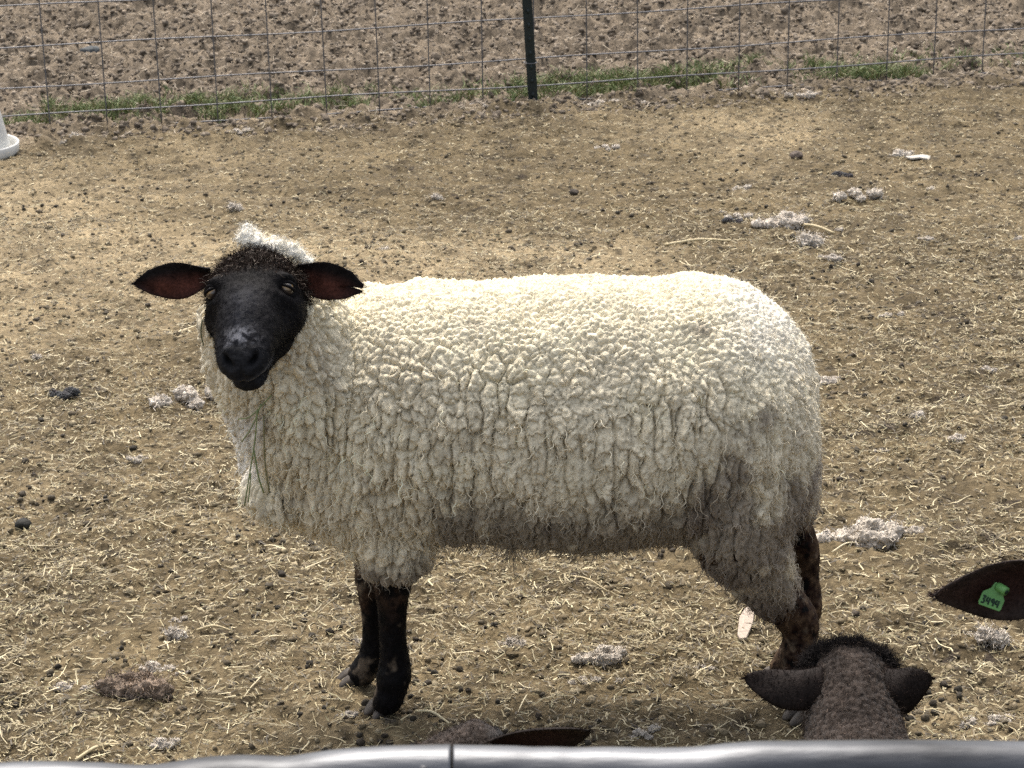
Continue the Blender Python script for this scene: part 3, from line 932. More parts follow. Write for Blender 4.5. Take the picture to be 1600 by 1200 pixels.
if (BN * N).sum(1).mean() < 0: BN = -BN

# short hair on face, shaggy hair on the poll
hs_ = []
hi = np.nonzero((ishead > .5) & (hc > -.12) & (ha < .185))[0]
idx = rng.choice(hi, 10000)
lay = HU[None] * .9 + HW[None] * (np.sign(hb[idx]) * .35)[:, None]
hs_.append(surface_hairs(V, BN, idx, lay, .16, .005 + .004 * rng.random(len(idx)), .0006, bc[idx] * .9, K=2, jit=.3))
pi_ = np.nonzero((ishead > .5) & (ha < -.022) & (hc > -.09))[0]
pw = sstep(-.018, -.075, ha[pi_]) + .04; idx = rng.choice(pi_, 6200, p=pw / pw.sum())
pc = np.where(rng.random((len(idx), 1)) < .16, np.array([[.16, .135, .11]]), dkb[None] * (0.7 + .9 * rng.random((len(idx), 1))))
hs_.append(surface_hairs(V, BN, idx, HU[None] * .8 - UP[None] * 0.1, .75, .010 + .016 * rng.random(len(idx)), .0010, pc, K=4, curl=.0022, jit=.7, freq=1.1))
li = np.nonzero((ishead < .1) & (BY > 850))[0]
idx = rng.choice(li, 7000)
hs_.append(surface_hairs(V, BN, idx, np.array([[0, 0, -1.0]]), .3, .007 + .007 * rng.random(len(idx)), .0008, bc[idx] * 1.2, K=2, jit=.35))
Vs, Fs = join([(a, b) for a, b, c in hs_])
tag(obj('hair', Vs, Fs, M_hair, sheep, col=np.vstack([c for a, b, c in hs_])), kind='stuff')

# eyes
kd = kdtree.KDTree(len(hi))
for k_, i_ in enumerate(hi): kd.insert(V[i_], int(i_))
kd.balance()
def eyeball(c, fwd, upv, r=0.0112):
    bv, bf = ball((0, 0, 0), r, 28, 20)
    fr = frame(fwd, upv)              # x forward, z up
    rel = unit(bv)
    f_ = rel @ np.array([1, 0, 0]); y_ = rel[:, 1]; z_ = rel[:, 2]
    rr = np.sqrt(y_ ** 2 + z_ ** 2)
    col = np.repeat(np.array([[.03, .022, .018]]), len(bv), 0)
    iris = (f_ > 0) & (rr < .86)
    col[iris] = (.30, .185, .06)
    col[(f_ > 0) & (rr > .76) & (rr < .86)] = (.14, .10, .06)
    pup = (f_ > 0) & (np.abs(z_) < .28) & (np.abs(y_) < .60)
    col[pup] = (.004, .004, .005)
    return bv @ fr.T + c, bf, col
for sg in (-1, 1):
    tgt = HO + (HU * .004 + HW * sg * .066 - HN * .020) * HS
    co, i_, d_ = kd.find(tgt)
    out = unit(HW * sg * .62 + HN * .70)
    ev, ef, ec = eyeball(np.array(co) - out * .0022, unit(HW * sg * .36 + HN * .85 - HU * .02), -HU)
    obj('eye', ev, ef, M_eye, sheep, col=ec)
    # lids: a heavy upper and a thin lower roll of skin
    c0 = np.array(co) - out * .0022
    fx = unit(out); fy = unit(np.cross(-HU, fx)); fz = np.cross(fx, fy)
    for nm, a0, a1, r_, tilt_ in (('upper_eyelid', .12, math.pi - .12, .0030, .85), ('lower_eyelid', math.pi + .2, 2 * math.pi - .2, .0026, -.75)):
        pts = []
        for t in np.linspace(a0, a1, 9):
            vz = abs(math.sin(t)) * tilt_
            vv = unit(fx * 0.9 * abs(math.sin(t)) + fy * math.cos(t) * 1.0 + fz * vz * .75 + fx * .25)
            pts.append(c0 + vv * .0119)
        lv, lf = tube(pts, [r_ * .5] + [r_] * 7 + [r_ * .5], n=10, sub=4)
        obj(nm, lv, lf, M_skin, sheep, col=np.repeat((blk * 1.1)[None], len(lv), 0))

# ears
def place(V, root, x, z):
    return V @ frame(np.asarray(x, float), np.asarray(z, float)).T + root
r1, t1 = S(330, 430, 3.42), S(209, 444, 3.40)
ev, ef, ec = make_ear(np.linalg.norm(t1 - r1), .0218, cup=.6, twist=.15, seed=4, roll=-.45, sag=.006, shift=.28, inner=(.060, .021, .014))
EAR_JOBS = []
ev = place(ev, r1, t1 - r1, -FW * 1.0 - UP * .28)
EAR_JOBS.append((ev, ef, ec, obj('ear', ev, ef, M_skin, sheep, col=ec)))
r2, t2 = S(462, 424, 3.43), S(567, 452, 3.43)
ev, ef, ec = make_ear(np.linalg.norm(t2 - r2), .0232, cup=.6, twist=-.12, roll=.45, notch=(-.12, .13, .36), seed=5, sag=-.006, shift=-.28, inner=(.060, .021, .014))
ev = place(ev, r2, t2 - r2, -FW * 1.0 - UP * .25)
e2_ = obj('ear', ev, ef, M_skin, sheep, col=ec)
EAR_JOBS.append((ev, ef, ec, e2_))
e2_['label'] = 'black ear with a notch torn in its tip'

# hooves: two claws each
def hoof(c, fwd, L=.046, Wd=.0165, H=.032):
    fwd = unit(np.array([fwd[0], fwd[1], 0.0])); sd_ = np.array([-fwd[1], fwd[0], 0])
    out = []
    for sg in (-1, 1):
        sec = np.array([(-.022, .0125, .026), (-.010, .0155, .031), (.008, .0160, .027), (.022, .0135, .017), (.032, .0085, .008), (.036, .003, .003)])
        sec = sec * .78
        A = cr(sec, 3)
        cc = np.array([c[0], c[1], 0.002]) + fwd * A[:, :1] + sd_ * sg * .0125 + np.array([[0, 0, 1]]) * A[:, 2:3] * .5
        out.append(loft(cc, A[:, 1:2] * sd_, A[:, 2:3] * .55 * np.array([[0, 0, 1.0]]), n=16, e=2.6))
    return out
hoof_specs = [(nf[-1][0], (-.75, -.65)), (ff[-1][0], (-.97, -.25)), (nh[-1][0], (-.9, -.4)), (fh[-1][0], (-.97, -.2))]
for c, fw in hoof_specs:
    for v, f in hoof(c + unit(np.array([fw[0], fw[1], 0])) * .010, fw):
        hcx = np.repeat(np.array([[.045, .035, .025]]), len(v), 0) * (1 + .5 * fbm(v, .02, 3, 7))[:, None]
        obj('hoof_claw', v, f, M_hoof, sheep, col=np.clip(hcx, .01, .4))

# white topknot of wool behind the poll
tk = []
for (px, py, r) in ((386, 370, .017), (400, 380, .018), (416, 386, .016), (433, 388, .017), (450, 393, .016), (466, 400, .014), (480, 409, .010), (384, 359, .011), (394, 362, .010), (424, 380, .012), (458, 388, .009)):
    tk.append(ball(S(px, py, 3.475), (r, r * 1.2, r * .85), 14, 8))
V, N, F = remesh(tk, .006, smooth=3, sub=1)
V = V + N * (.005 * fbm(V, .014, 3, 140) + .003 * np.abs(fbm(V, .006, 2, 141)))[:, None]
tkc = np.clip(np.array([.72, .68, .58])[None] * (1 + .2 * fbm(V, .02, 2, 142))[:, None], .1, .85)
obj('topknot', V, F, M_wool, sheep, col=tkc)
idx = rng.choice(len(V), 1100)
v, f, vp = strands(V[idx], N[idx] + rng.normal(0, .5, (len(idx), 3)), .004 + .007 * rng.random(len(idx)), .0010, K=4, curl=.002, freq=1.2, taper=.8)
tag(obj('topknot_strands', v, f, M_fibre, sheep, col=np.repeat(tkc[idx], vp, 0)), kind='stuff')

# stems of hay caught in the wool under the chin
for (pts, r, c) in (([(402, 640, 3.40), (398, 690, 3.41), (382, 790, 3.42)], .0011, (.17, .205, .085)), ([(408, 632, 3.40), (393, 668, 3.41), (378, 690, 3.43)], .001, (.17, .205, .085)),
                    ([(412, 650, 3.41), (414, 720, 3.43), (421, 770, 3.44)], .0012, (.16, .15, .07)), ([(396, 700, 3.42), (404, 745, 3.42), (412, 770, 3.43)], .0014, (.17, .205, .085)),
                    ([(392, 740, 3.42), (390, 765, 3.42), (388, 785, 3.42)], .001, (.17, .205, .085)), ([(372, 655, 3.43), (392, 650, 3.41), (424, 618, 3.40)], .001, (.17, .205, .085)),
                    ([(316, 500, 3.42), (314, 520, 3.42), (318, 540, 3.42)], .001, (.08, .10, .05))):
    v, f = tube([S(*p) for p in pts], [r] * len(pts), n=6, sub=5)
    obj('hay_stem', v, f, M_straw, sheep, col=np.repeat(np.array([c]), len(v), 0))

# ------------------------------------------------------------------ brown sheep, one kind in its own frame (facing +Y)
LS = 0.98
lu, ln_, lw = unit(np.array([0, .80, -.60])), unit(np.array([0, .60, .80])), np.array([1.0, 0, 0])
LO = np.array([0, .055, .600])
tor = np.array([(-.83, .03, .40, .04), (-.80, .085, .41, .10), (-.70, .135, .425, .150), (-.50, .150, .425, .160), (-.32, .140, .42, .155), (-.22, .11, .42, .13), (-.17, .06, .42, .08)])
A = cr(tor, 4)
lparts = head_parts(LO, lu, ln_, lw, LS) + [
    loft(np.stack([0 * A[:, 0], A[:, 0], A[:, 2]], -1), A[:, 1:2] * np.array([[1, 0, 0]]), A[:, 3:4] * np.array([[0, 0, 1]]), n=30),
    tube([(0, -.33, .42), (0, -.22, .475), (0, -.11, .525), (0, -.035, .562), (0, .0, .568)], [.125, .098, .078, .071, .062], n=26)]
for x, y0, hind in ((.075, -.27, 0), (-.075, -.27, 0), (.08, -.68, 1), (-.08, -.68, 1)):
    if hind:
        pts = [(x, y0, .40), (x, y0 + .03, .28), (x, y0 - .05, .185), (x, y0 - .03, .09), (x, y0, .02), (x, y0 + .02, .0)]
        rd = [.085, .055, .027, .020, .022, .022]
    else:
        pts = [(x, y0, .38), (x, y0 - .01, .26), (x, y0 + .005, .165), (x, y0, .085), (x, y0 + .005, .03), (x, y0 + .02, .0)]
        rd = [.065, .042, .025, .018, .021, .022]
    lparts.append(tube(pts, rd, n=16))
V, N, F = remesh(lparts, .0075, smooth=4, sub=1)
V, ha, hb, hc = head_sculpt(V, LO, lu, ln_, lw, LS)
woolm = sstep(-.030, -.088, ha + .012 * fbm(V, .012, 2, 165))
woolm = np.maximum(woolm, sstep(-.10, -.14, hc)) * (V[:, 2] > .19)
Qw = V.copy()
f1, f2, i1, sd1 = cells(Qw, rng.permutation(len(V))[:26000].tolist(), np.full(len(V), .0105), None)
V = V + N * (woolm * (.0050 * (1 - np.exp(-(f2 - f1) / .0025)) + .002 * fbm(V, .02, 3, 160)) + .0008 * fbm(V, .006, 2, 161))[:, None]
lbrown = np.array([.034, .0255, .0200]); ldark = np.array([.0085, .0072, .0068])
nzl = fbm(V, .03, 3, 162)
lc = ldark * (1 - woolm[:, None]) + woolm[:, None] * lbrown * (1 + .35 * nzl)[:, None]
lc = np.clip(lc * (1 + .3 * fbm(V, .008, 2, 163))[:, None], .005, .4)
LN = normals(V, F)
if (LN * N).sum(1).mean() < 0: LN = -LN
lamb_body = make_mesh('lamb_body', V, F, lc, mats=(M_brown,))
sets = []
zl = V[:, 2] > .42
hz = np.nonzero(zl & (V[:, 1] > -.5))[0]
idx = rng.choice(hz, 16000)
c = lc[idx] * (0.8 + .8 * rng.random((len(idx), 1))) * np.where(rng.random((len(idx), 1)) < .05, 3.0, 1.0)
sets.append(surface_hairs(V, LN, idx, np.array([[0, -.5, -.3]]), .8, .007 + .010 * rng.random(len(idx)), .0008, c, K=3, curl=.002, jit=.8, freq=1.2))
Vs, Fs = join([(a, b) for a, b, c in sets])
lamb_hair = make_mesh('lamb_wool', Vs, Fs, np.vstack([c for a, b, c in sets]), mats=(M_hair,))
sets = []
crest = np.nonzero((ha > -.095) & (ha < -.02) & (hc > -.060))[0]
idx = rng.choice(crest, 7000)
sets.append(surface_hairs(V, LN, idx, np.array([[0, .25, .5]]), .7, .006 + .026 * rng.random(len(idx)) * (.25 + .75 * np.clip(fbm(V[idx], .03, 2, 9) * 1.5 + .5, 0, 1)), .0009, ldark[None] * (1 + 2.2 * rng.random((len(idx), 1)) ** 2), K=4, curl=.003, jit=1.0, freq=.8))
Vs, Fs = join([(a, b) for a, b, c in sets])
lamb_crest = make_mesh('lamb_crest', Vs, Fs, np.vstack([c for a, b, c in sets]), mats=(M_hair,))

def ear_hairs(V, F, col, parent, n=900, name='ear_hair', long=False):
    """short hairs over an ear, given in the ear's own final coordinates"""
    Nn_ = normals(V, F)
    idx = rng.choice(len(V), n)
    ctr = V.mean(0)
    lay = unit(V[idx] - ctr) * .4 + unit(V[len(V) // 2 - 1] - V[0]) * .6
    c = col[idx] * (0.6 + (1.1 if long else .9) * rng.random((n, 1)) ** 1.5) * (np.array([[1.1, .95, .88]]) if long else 1)
    ll = (.003 + .005 * rng.random(n)) if long else (.004 + .005 * rng.random(n))
    pos = V + rng.normal(0, .0012, V.shape)
    v, f, c = surface_hairs(pos, Nn_, idx, lay, .45 if long else .25, ll, .0007, c, K=2, jit=.6)
    return tag(link(name, make_mesh(name, v, f, c, mats=(M_hair,)), parent), kind='stuff')

for ev, ef, ec, eo in EAR_JOBS:
    ear_hairs(ev - np.array(sheep.location), ef, ec, eo, 1300)

def brown_sheep(label, at, scale, yaw, roll_=0.0, crest_=True):
    o = empty('brown_sheep', at, world=False)
    o.rotation_euler = (0, roll_, yaw); o.scale = (scale,) * 3
    tag(o, label, 'sheep', 'dark brown sheep crowding along the rail')
    link('body', lamb_body, o)
    tag(link('wool_hair', lamb_hair, o), kind='stuff')
    if crest_: tag(link('crest_hair', lamb_crest, o), kind='stuff')
    return o

def lamb_ear(parent, root, x, z, L=.105, W=.036, seed=1, **kw):
    """ear given in the lamb's own frame"""
    kw.setdefault('inner', (.020, .0105, .009)); kw.setdefault('outer', (.0120, .0088, .0074)); kw.setdefault('base', .25)
    v, f, c = make_ear(L, W, seed=seed, **kw)
    fr = frame(np.array(x, float), np.array(z, float))
    v = v @ fr.T + np.array(root)
    o = link('ear', make_mesh('ear', v, f, c, mats=(M_skin,)), parent)
    ear_hairs(v, f, c, o, 2600, long=True)
    return o, fr

def stand(px, py, D, local, yaw, roll_=0.0):
    local = tuple(Matrix.Rotation(roll_, 3, 'Y') @ Vector(local))
    """foot point and scale so that the local point (x,y,z) sits on a photo pixel at distance D"""
    T = S(px, py, D)
    s_ = T[2] / local[2]
    x, y = local[0] * s_, local[1] * s_
    return (T[0] - (x * math.cos(yaw) - y * math.sin(yaw)), T[1] - (x * math.sin(yaw) + y * math.cos(yaw)), 0.0), s_

yawA = R(-2)
atA, sA = stand(1328, 1012, 2.72, (0, 0.0, .635), yawA)
LA = brown_sheep('dark brown young sheep seen from behind, both ears out, below the rail', atA, sA, yawA)
lamb_ear(LA, (-.050, -.070, .606), (-1, -.02, .05), (.1, .75, -.65), L=.128, W=.031, cup=.55, seed=2, bend=.004, sag=-.012)
lamb_ear(LA, (.049, -.072, .604), (1, -.08, .0), (-.05, .8, -.6), L=.076, W=.034, cup=.95, twist=.5, seed=3, bend=-.012, sag=.012)
yawC = R(-76)
atC, sC = stand(735, 1143, 2.60, (0, -.02, .635), yawC)
LC = brown_sheep('dark brown sheep whose woolly neck and one raised ear just show above the rail', atC, sC, yawC, crest_=False)
def world_ear(o, at, sc_, yaw, root, tip, z, W, **kw):
    mi = (Matrix.Translation(at) @ Matrix.Rotation(yaw, 4, 'Z') @ Matrix.Scale(sc_, 4)).inverted()
    a_, b_ = np.array(mi @ Vector(root)), np.array(mi @ Vector(tip))
    zz_ = np.array(mi.to_3x3() @ Vector(z))
    return lamb_ear(o, a_, b_ - a_, zz_, L=float(np.linalg.norm(b_ - a_)), W=W / sc_, **kw)
world_ear(LC, atC, sC, yawC, S(770, 1162, 2.57), S(921, 1141, 2.50), -FW * .55 - UP * .8, .033, cup=.7, seed=6, base=.45)
lamb_ear(LC, (-.046, -.018, .57), (-1, -.1, -.3), (0, .4, -1), L=.10, W=.028, cup=.5, seed=7)
yawB = R(146)
atB, sB = stand(1730, 880, 2.62, (0, .03, .62), yawB)
LB = brown_sheep('dark brown sheep mostly outside the right edge, green numbered tag in its ear', atB, sB, yawB)
# ear that reaches into the picture, given in the world and taken into the sheep's frame
MB_inv = (Matrix.Translation(atB) @ Matrix.Rotation(yawB, 4, 'Z') @ Matrix.Scale(sB, 4)).inverted()
def toB(p): return np.array(MB_inv @ Vector(p))
rB, tB = S(1668, 895, 2.60), S(1458, 930, 2.56)
zB = -FW * .8 - UP * .62
lrB, ltB = toB(rB), toB(tB); lzB = np.array(MB_inv.to_3x3() @ Vector(zB))
earB, frB = lamb_ear(LB, lrB, ltB - lrB, lzB, L=float(np.linalg.norm(ltB - lrB)), W=.036, cup=.85, seed=9, inner=(.026, .0135, .011), outer=(.030, .0225, .0195), base=0.45)
lamb_ear(LB, (-.05, -.02, .57), (-1, -.2, -.1), (0, .6, -.6), L=.11, W=.033, seed=10)
# ear tag: body with neck, button, digits
tg = empty('ear_tag', S(1551, 934, 2.555), world=True)
tag(tg, 'small green plastic ear tag with handwritten number in the brown ear', 'ear tag')
ax = unit(RT * .93 - UP * .34); ay = unit(RT * .36 + UP * .93); az = unit(np.cross(ax, ay))
az = az if az @ FW < 0 else -az
mm = 2.78 / FPX        # one photo pixel in metres at the tag
tc = np.array(tg.location)
def tp(x, y, z=0.0): return tc + (ax * x + ay * y) * mm + az * z
outl = [(-17, -17), (17, -17), (19, -13), (19, 2), (14, 9), (10, 14), (9, 25), (-5, 25), (-8, 14), (-18, 5), (-19, -13)]
V = np.array([tp(x, y, z) for z in (.0012, -.0012) for x, y in outl])
m_ = len(outl)
me = bpy.data.meshes.new('tag_plate')
me.from_pydata((V - tc).tolist(), [], [list(range(m_)), list(range(2 * m_ - 1, m_ - 1, -1))] + [(j, j + m_, (j + 1) % m_ + m_, (j + 1) % m_) for j in range(m_)])
me.materials.append(M_tag)
bv = link('tag_plate', me, tg).modifiers.new('b', 'BEVEL'); bv.width = .0006; bv.segments = 2
v, f = tube([tp(3, 19, .0), tp(6, 18.5, .004), tp(14, 16, .009)], [.0062, .0058, .0062], n=16, sub=3)
obj('button', v, f, M_tag, tg)
v, f = tube([tp(13.5, 16.2, .0088), tp(14.6, 15.8, .0096)], [.003, .003], n=12, sub=1)
obj('button_hole', v, f, M_ink, tg)
GLY = {'3': [[(0, 9), (5, 9), (2.2, 5.4), (5, 3), (3, 0), (0, .6)]], '4': [[(1, 9), (0, 4), (5, 4)], [(4.6, 9), (4.2, 0)]], '9': [[(5, 6), (2.5, 9), (0, 6.6), (2.5, 4.4), (5, 6.4), (4, 0)]]}
for k, ch in enumerate('3494'):
    for st in GLY[ch]:
        pts = [tp(-15.5 + k * 7.6 + a_ * .95, -12.5 + b_ * 1.25, .0015) for a_, b_ in st]
        v, f = tube(pts, [.0011] * len(pts), n=6, sub=3)
        o = obj('digit', v, f, M_ink, tg)

# ------------------------------------------------------------------ near rail: two panels whose top rails meet
def panel(label, top_px, D, xdir):
    pts = [S(px, py, D) for px, py in top_px]
    o = empty('pipe_gate', (float(np.mean([p[0] for p in pts])), D, 0))
    tag(o, label, 'gate', 'galvanised pipe gates in the foreground')
    return o, pts
RR = .0215
RD = 1.42
def rail(o, top_px, dents, name='top_rail'):
    P = cr([S(px, py, RD) for px, py in top_px], 24)
    n = 40
    t = np.linspace(0, 2 * np.pi, n, endpoint=False)
    c = P.copy()
    c = c - np.array([0, 0, RR * 1.03])
    V, F = loft(c, np.repeat(np.array([[0, RR, 0]]), len(c), 0), np.repeat(np.array([[0, 0, RR]]), len(c), 0), n=n)
    for (px, dz, wx) in dents:
        x0 = S(px, 1170, RD)[0]
        g = np.exp(-((V[:, 0] - x0) / wx) ** 2)
        V[:, 2] -= dz * g * sstep(-1, 1, (V[:, 2] - c[:, 2].mean()) / RR)
        V[:, 1] -= dz * .4 * g
    V[:, 2] += .0006 * fbm(V * np.array([1, 0, 0]), .03, 2, 5)
    return obj(name, V, F, M_galv, o)
gl = [(-600, 1226), (-250, 1210), (0, 1196), (150, 1192), (300, 1186), (430, 1180), (520, 1173), (600, 1170), (704, 1167)]
gr = [(708, 1166.5), (800, 1166), (900, 1167), (1000, 1167), (1120, 1163), (1300, 1160), (1450, 1160.5), (1600, 1161), (1900, 1160), (2300, 1158)]
pl, _ = panel('dented galvanised pipe gate whose top rail sags to the left', gl, RD, -1)
pr_, _ = panel('straight galvanised pipe gate on the right of the rail joint', gr, RD, 1)
rail(pl, gl, [(240, .004, .05), (330, -.002, .03), (450, .003, .03)])
rail(pr_, gr, [(900, .002, .06), (1080, .003, .03)])
for o, xa, xb in ((pl, -600, 640), (pr_, 770, 2300)):
    a_, b_ = S(xa, 1200, RD), S(xb, 1200, RD)
    for h in (.82, .55, .28):
        v, f = tube([(a_[0], RD, h), ((a_[0] + b_[0]) / 2, RD, h), (b_[0], RD, h)], [.017] * 3, n=16, sub=3)
        obj('lower_rail', v, f, M_galv, o)
    for x in (a_[0] + .02, b_[0] - .02):
        zt = (S(xa if x < 0 and o is pl else xb, 1200, RD)[2])
        v, f = tube([(x, RD + .001, .06), (x, RD + .001, .5), (x, RD + .001, 1.055)], [.018] * 3, n=16, sub=3)
        obj('upright', v, f, M_galv, o)
cl = S(690, 1200, RD - RR)
v, f = tube([cl + np.array([-.012, -.004, .004]), cl + np.array([-.016, -.008, -.01]), cl + np.array([-.008, -.006, -.022])], [.0022] * 3, n=8, sub=5)
obj('chain_loop', v, f, M_wire, pl)

# ------------------------------------------------------------------ wool scraps, stalks and clods on the ground
def tuft_mesh(seed, flat=.55, spread=1.0, n=7, fib=130, tint=(.60, .53, .435)):
    rg = np.random.default_rng(seed)
    parts = []
    for k in range(n):
        c = rg.normal(0, .26, 3) * np.array([1.25 * spread, .8, .25])
        r = .16 + .16 * rg.random()
        parts.append(ball(c + np.array([0, 0, .15]), (r * 1.2, r, r * flat * 1.3), 12, 8))
    V, N, F = remesh(parts, .05, smooth=2, sub=1)
    V = V + N * (.10 * fbm(V, .16, 3, seed) + .07 * np.abs(fbm(V, .08, 2, seed + 5)))[:, None]
    c = np.repeat(np.array([tint]), len(V), 0) * (1 + .4 * fbm(V, .25, 3, seed + 9))[:, None]
    idx = rg.choice(len(V), fib)
    v, f, vp = strands(V[idx], N[idx] * .6 + rg.normal(0, .6, (fib, 3)) * np.array([1, 1, .5]), .15 + .3 * rg.random(fib), .034, K=4, curl=.06, freq=1.2, droop=.05, taper=.8, rg=rg)
    v[:, 2] = np.maximum(v[:, 2], -.02)
    VV, FF = join([(V, F), (v, f)])
    cc = np.vstack([c, np.repeat(c[idx] * 1.05, vp, 0)])
    return make_mesh('wool_tuft', VV, FF, np.clip(cc, .05, .8), mats=(M_tuft,))
TM = [tuft_mesh(200), tuft_mesh(211, spread=1.5, n=9), tuft_mesh(222, n=5), tuft_mesh(233, spread=1.9, n=9, fib=160), tuft_mesh(244, n=4, fib=110)]
def tuft(px, py, wpx, k, label=None, rot=None, dark=None):
    p = G(px, py)
    sc_ = wpx * ((p - C0) @ FW) / FPX / 1.35
    o = link('wool_tuft', TM[k])
    o.location = (p[0], p[1], gz1(p) - .02 * sc_)
    o.scale = (sc_, sc_, sc_ * 1.05)
    o.rotation_euler = (0, 0, random.uniform(-.5, .5) if rot is None else rot)
    tag(o, label, 'wool tuft', 'clumps and scraps of shed wool on the pen floor')
    return o
BIG = [
    (367, 328, 30, 0, 'off white wool clump on bare ground just above the sheep head'),
    (1230, 351, 54, 1, 'wool clump with a straw stalk sticking out, above the sheep rump'),
    (1266, 382, 62, 0, 'wide loose wool clump just below the one with the stalk'),
    (1347, 312, 38, 3, 'flat white wool clump right of the stalk wool, nearer the fence'),
    (1405, 242, 30, 2, 'small wool clump beside a curled white strip near the fence'),
    (310, 628, 64, 3, 'long pinkish wool clump left of the sheep muzzle'),
    (1360, 840, 84, 1, 'large long wool clump right of the hind leg'),
    (1548, 1003, 72, 0, 'large dirty wool clump below the tagged ear'),
    (1556, 1128, 40, 2, 'white wool clump near the rail at far right, right one of two'),
    (1513, 1136, 36, 4, 'white wool clump near the rail at far right, left one of two'),
    (805, 1004, 48, 0, 'curly wool clump between front and hind legs, left of its neighbour'),
    (946, 1027, 52, 1, 'dirty spread out wool clump between the legs, right of the curly one'),
    (276, 1000, 44, 0, 'greyish wool clump with droppings around it at lower left'),
    (250, 1166, 38, 2, 'ring shaped white wool scrap beside the rail at lower left'),
    (1432, 655, 28, 4, 'bright wool clump halfway right of the sheep rump'),
    (1290, 600, 32, 2, 'wool scrap touching the edge of the sheep rump'),
]
for b in BIG:
    tuft(*b)
SMALL = [
    (1158, 341, 22, 'white wool scrap against the right side of the dark clump left of the stalk wool'),
    (1160, 293, 20, 'small wool scrap above the dark clump and stalk wool, nearer the fence'),
    (1456, 291, 16, 'tiny white wool scrap right of and a little above the flat white clump'),
    (952, 231, 20, 'small wool scrap on open ground between the green post and the sheep back'),
    (598, 394, 18, 'tiny white wool scrap just above the front of the sheep back'),
    (683, 314, 22, 'faint flat wool scrap on sandy ground right of and above the sheep head'),
    (1541, 575, 20, 'small white curl of wool at far right, level with the upper rump'),
    (1496, 685, 24, 'pale wool scrap just right of and below the bright clump right of the rump'),
    (1103, 1046, 17, 'small round white wool puff left of the foreground sheep ear'),
    (918, 1064, 26, 'thin wool scrap just below the left end of the dirty spread clump'),
    (967, 1066, 16, 'small wool scrap just below the right end of the dirty spread clump'),
    (279, 966, 18, 'small wool puff directly above the greyish clump at lower left'),
    (95, 1068, 30, 'pale wool scrap left of the broad brown matted clump'),
    (132, 1074, 17, 'small wool curl between a pale scrap and the broad brown matted clump'),
    (1010, 1153, 32, 'low wool scrap by the rail between the two foreground sheep'),
    (218, 722, 22, 'flat white wool scrap on bare ground left of the sheep chest'),
    (1449, 376, 15, 'tiny wool scrap right of the stalk wool, halfway to the picture edge'),
    (1300, 406, 22, 'pale wool scrap just right of and below the wide loose clump'),
    (1003, 166, 13, 'tiny white scrap at the fence foot, the farther right of those right of the post'),
    (908, 149, 12, 'tiny white scrap in the grass just right of the green post'),
    (947, 166, 26, 'flat pale scrap on the soil between post and the tiny white scrap'),
    (1590, 376, 16, 'small white scrap cut by the right edge above the level of the back'),
    (1386, 498, 14, 'tiny scrap right of the upper rump, left one of a close pair'),
    (1407, 497, 16, 'tiny scrap right of the upper rump, right one of a close pair'),
    (120, 222, 26, 'pale scrap at the fence foot right of the white tub'),
    (100, 232, 16, 'small scrap between the white tub and a larger pale scrap'),
    (288, 1053, 12, 'tiny white speck of wool right of the broad brown clump'),
    (376, 212, 20, 'small pale scrap at the fence foot above the sheep head'),
    (1232, 160, 16, 'small scrap at the fence foot on the right, left one of two'),
    (1265, 155, 20, 'small scrap at the fence foot on the right, right one of two'),
    (760, 180, 14, 'tiny pale scrap at the fence foot just left of the green post'),
    (1130, 330, 16, 'small wool bit on the upper left of the dark clump left of the stalk wool'),
    (1310, 360, 14, 'tiny wool bit past the tip of the thick stalk'),
    (58, 562, 22, 'faint wool scrap at far left, level with the sheep chin'),
    (560, 1003, 24, 'fuzzy wool scrap right behind the far front hoof'),
    (1430, 830, 26, 'loose wool trailing off the right end of the large long clump'),
    (545, 1118, 22, 'pale wool scrap just left of the near front hoof'),
    (1590, 112, 14, 'tiny white scrap under the wire at the far right edge'),
    (1380, 700, 12, 'tiny speck of wool between the rump and the pale scrap at right'),
]
for q in SMALL:
    tuft(*q[:3], random.randrange(5), q[3])

def lump(name, px, py, wpx, label, cat, col, m=M_dung, flat=.7, seed=0, group=None, stretch=1.2):
    p = G(px, py)
    r = wpx * ((p - C0) @ FW) / FPX / 2
    v, f = ball((0, 0, 0), 1.0, 28, 18)
    nn = unit(v)
    v = v + nn * (.22 * fbm(v + seed * 3.1, .7, 4, 300 + seed))[:, None]
    v = v * np.array([r * stretch, r, r * flat]) + np.array([0, 0, r * flat * .55])
    c = np.clip(np.array(col)[None] * (1 + .4 * fbm(v, r * .3, 3, 310 + seed))[:, None], .01, .8)
    o = link(name, make_mesh(name, v, f, c, mats=(m,)))
    o.location = (p[0], p[1], gz1(p)); o.rotation_euler = (0, 0, random.uniform(-.6, .6))
    return tag(o, label, cat, group)
TM.append(tuft_mesh(266, n=8, fib=70, flat=.7, spread=1.2, tint=(.050, .038, .029)))
def dung(px, py, wpx, label):
    p = G(px, py)
    sc_ = wpx * ((p - C0) @ FW) / FPX / 1.5
    o = link('dung_clump', TM[-1])
    o.location = (p[0], p[1], gz1(p) - .05 * sc_); o.scale = (sc_, sc_ * .9, sc_ * .75)
    o.rotation_euler = (0, 0, random.uniform(-3, 3))
    return tag(o, label, 'dung')
lump('dung_clump', 36, 822, 24, 'dark round dung clump with a white fleck at far left', 'dung', (.025, .024, .02), seed=1, stretch=1)
dung(97, 620, 46, 'flat dark dung clump left of the sheep head height')
dung(1318, 273, 30, 'dark dung clump between the wool scraps at upper right')
dung(1146, 347, 30, 'dark dung clump beside wool scraps left of the stalk wool')
lump('dung_clump', 896, 298, 14, 'small round dark dropping on open ground above the sheep back', 'dung', (.05, .04, .03), seed=5)
lump('dung_clump', 1245, 250, 18, 'small dark dropping at upper right above the sheep rump', 'dung', (.09, .07, .055), seed=6)
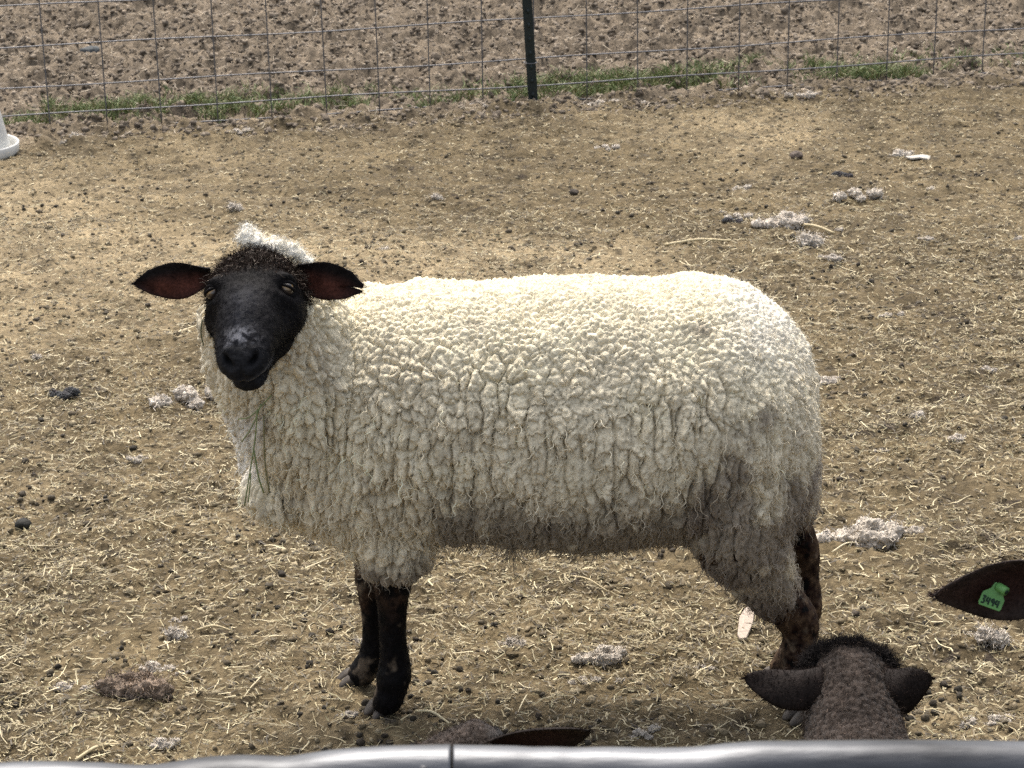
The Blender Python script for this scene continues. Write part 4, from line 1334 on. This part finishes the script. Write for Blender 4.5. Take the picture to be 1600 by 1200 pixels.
lump('stone', 141, 78, 26, 'dark grey stone in the tilled field behind the wire', 'stone', (.055, .06, .06), seed=7, flat=.75)
TM.append(tuft_mesh(255, n=12, fib=300, flat=.5, tint=(.25, .185, .13)))
tuft(209, 1080, 88, len(TM) - 1, 'broad brown matted clump of dirty wool at lower left', rot=.1)
tuft(236, 1045, 42, 2, 'bright white scrap leaning on the broad brown clump')

def stalk(pa, pb, r, label, col=(.5, .41, .24), bend=.01):
    A_, B_ = G(*pa), G(*pb)
    A_[2] = gz1(A_) + .006; B_[2] = gz1(B_) + .008
    m_ = (A_ + B_) / 2 + np.array([0, 0, bend])
    v, f = tube([A_, m_, B_], [r, r * .95, r * .7], n=8, sub=6)
    o0 = A_.copy()
    o = link('straw_stalk', make_mesh('straw_stalk', v - o0, f, np.clip(np.array(col)[None] * (1 + .2 * fbm(v, .02, 2, 4))[:, None], .05, .8), mats=(M_straw,)))
    o.location = o0
    return tag(o, label, 'straw', 'long straw stalks on the pen floor')
stalk((1038, 381), (1142, 378), .0042, 'long straight straw stalk lying level above the sheep rump')
stalk((1240, 352), (1304, 364), .0048, 'thick pale straw stalk stuck in the wool clump')
stalk((118, 1190), (186, 1164), .0032, 'straw stalk touching the rail at lower left')
stalk((650, 1123), (702, 1141), .0022, 'bright thin stalk in front of the near front hoof', (.62, .53, .33))
stalk((308, 989), (362, 990), .0028, 'pale stalk right of the greyish wool clump')
stalk((886, 905), (950, 925), .0018, 'thin stalk on the straw beneath the belly')
stalk((1300, 862), (1345, 850), .0018, 'thin pale stalk left of the long wool clump', (.6, .52, .34))
stalk((815, 1031), (825, 1035), .002, 'short pale stalk below the curly wool clump', (.6, .5, .3))

# curled white strip near the fence and pale chips
def chip(name, pts_px, label, cat, th=.004, col=(.5, .43, .35), zl=.006):
    P = np.array([G(*q) for q in pts_px]); c = P.mean(0); n_ = len(P)
    z = gz1(c)
    V = np.vstack([P + [0, 0, z + zl + th], P + [0, 0, z + zl - .002]])
    V[:, 2] += .004 * fbm(V, .05, 2, 8)
    me = bpy.data.meshes.new(name)
    me.from_pydata((V - c).tolist(), [], [list(range(n_)), list(range(2 * n_ - 1, n_ - 1, -1))] + [(j, j + n_, (j + 1) % n_ + n_, (j + 1) % n_) for j in range(n_)])
    set_col(me, np.array(col)); me.materials.append(M_chip)
    o = link(name, me); o.location = c
    b_ = o.modifiers.new('b', 'BEVEL'); b_.width = .0012; b_.segments = 2
    return tag(o, label, cat)
chip('bark_chip', [(1164, 960), (1172, 957), (1180, 958), (1176, 985), (1166, 1008), (1156, 1010), (1152, 1004), (1155, 975)], 'flat pale pinkish chip standing out left of the hind leg', 'chip', col=(.33, .27, .215))
chip('wool_strip', [(1414, 246), (1428, 244), (1442, 243), (1454, 246), (1452, 249), (1438, 248), (1424, 249)], 'thin white curled strip on the ground near the fence', 'strip', col=(.36, .33, .28))

for o in sc.objects:
    if '_world' in o: del o['_world']
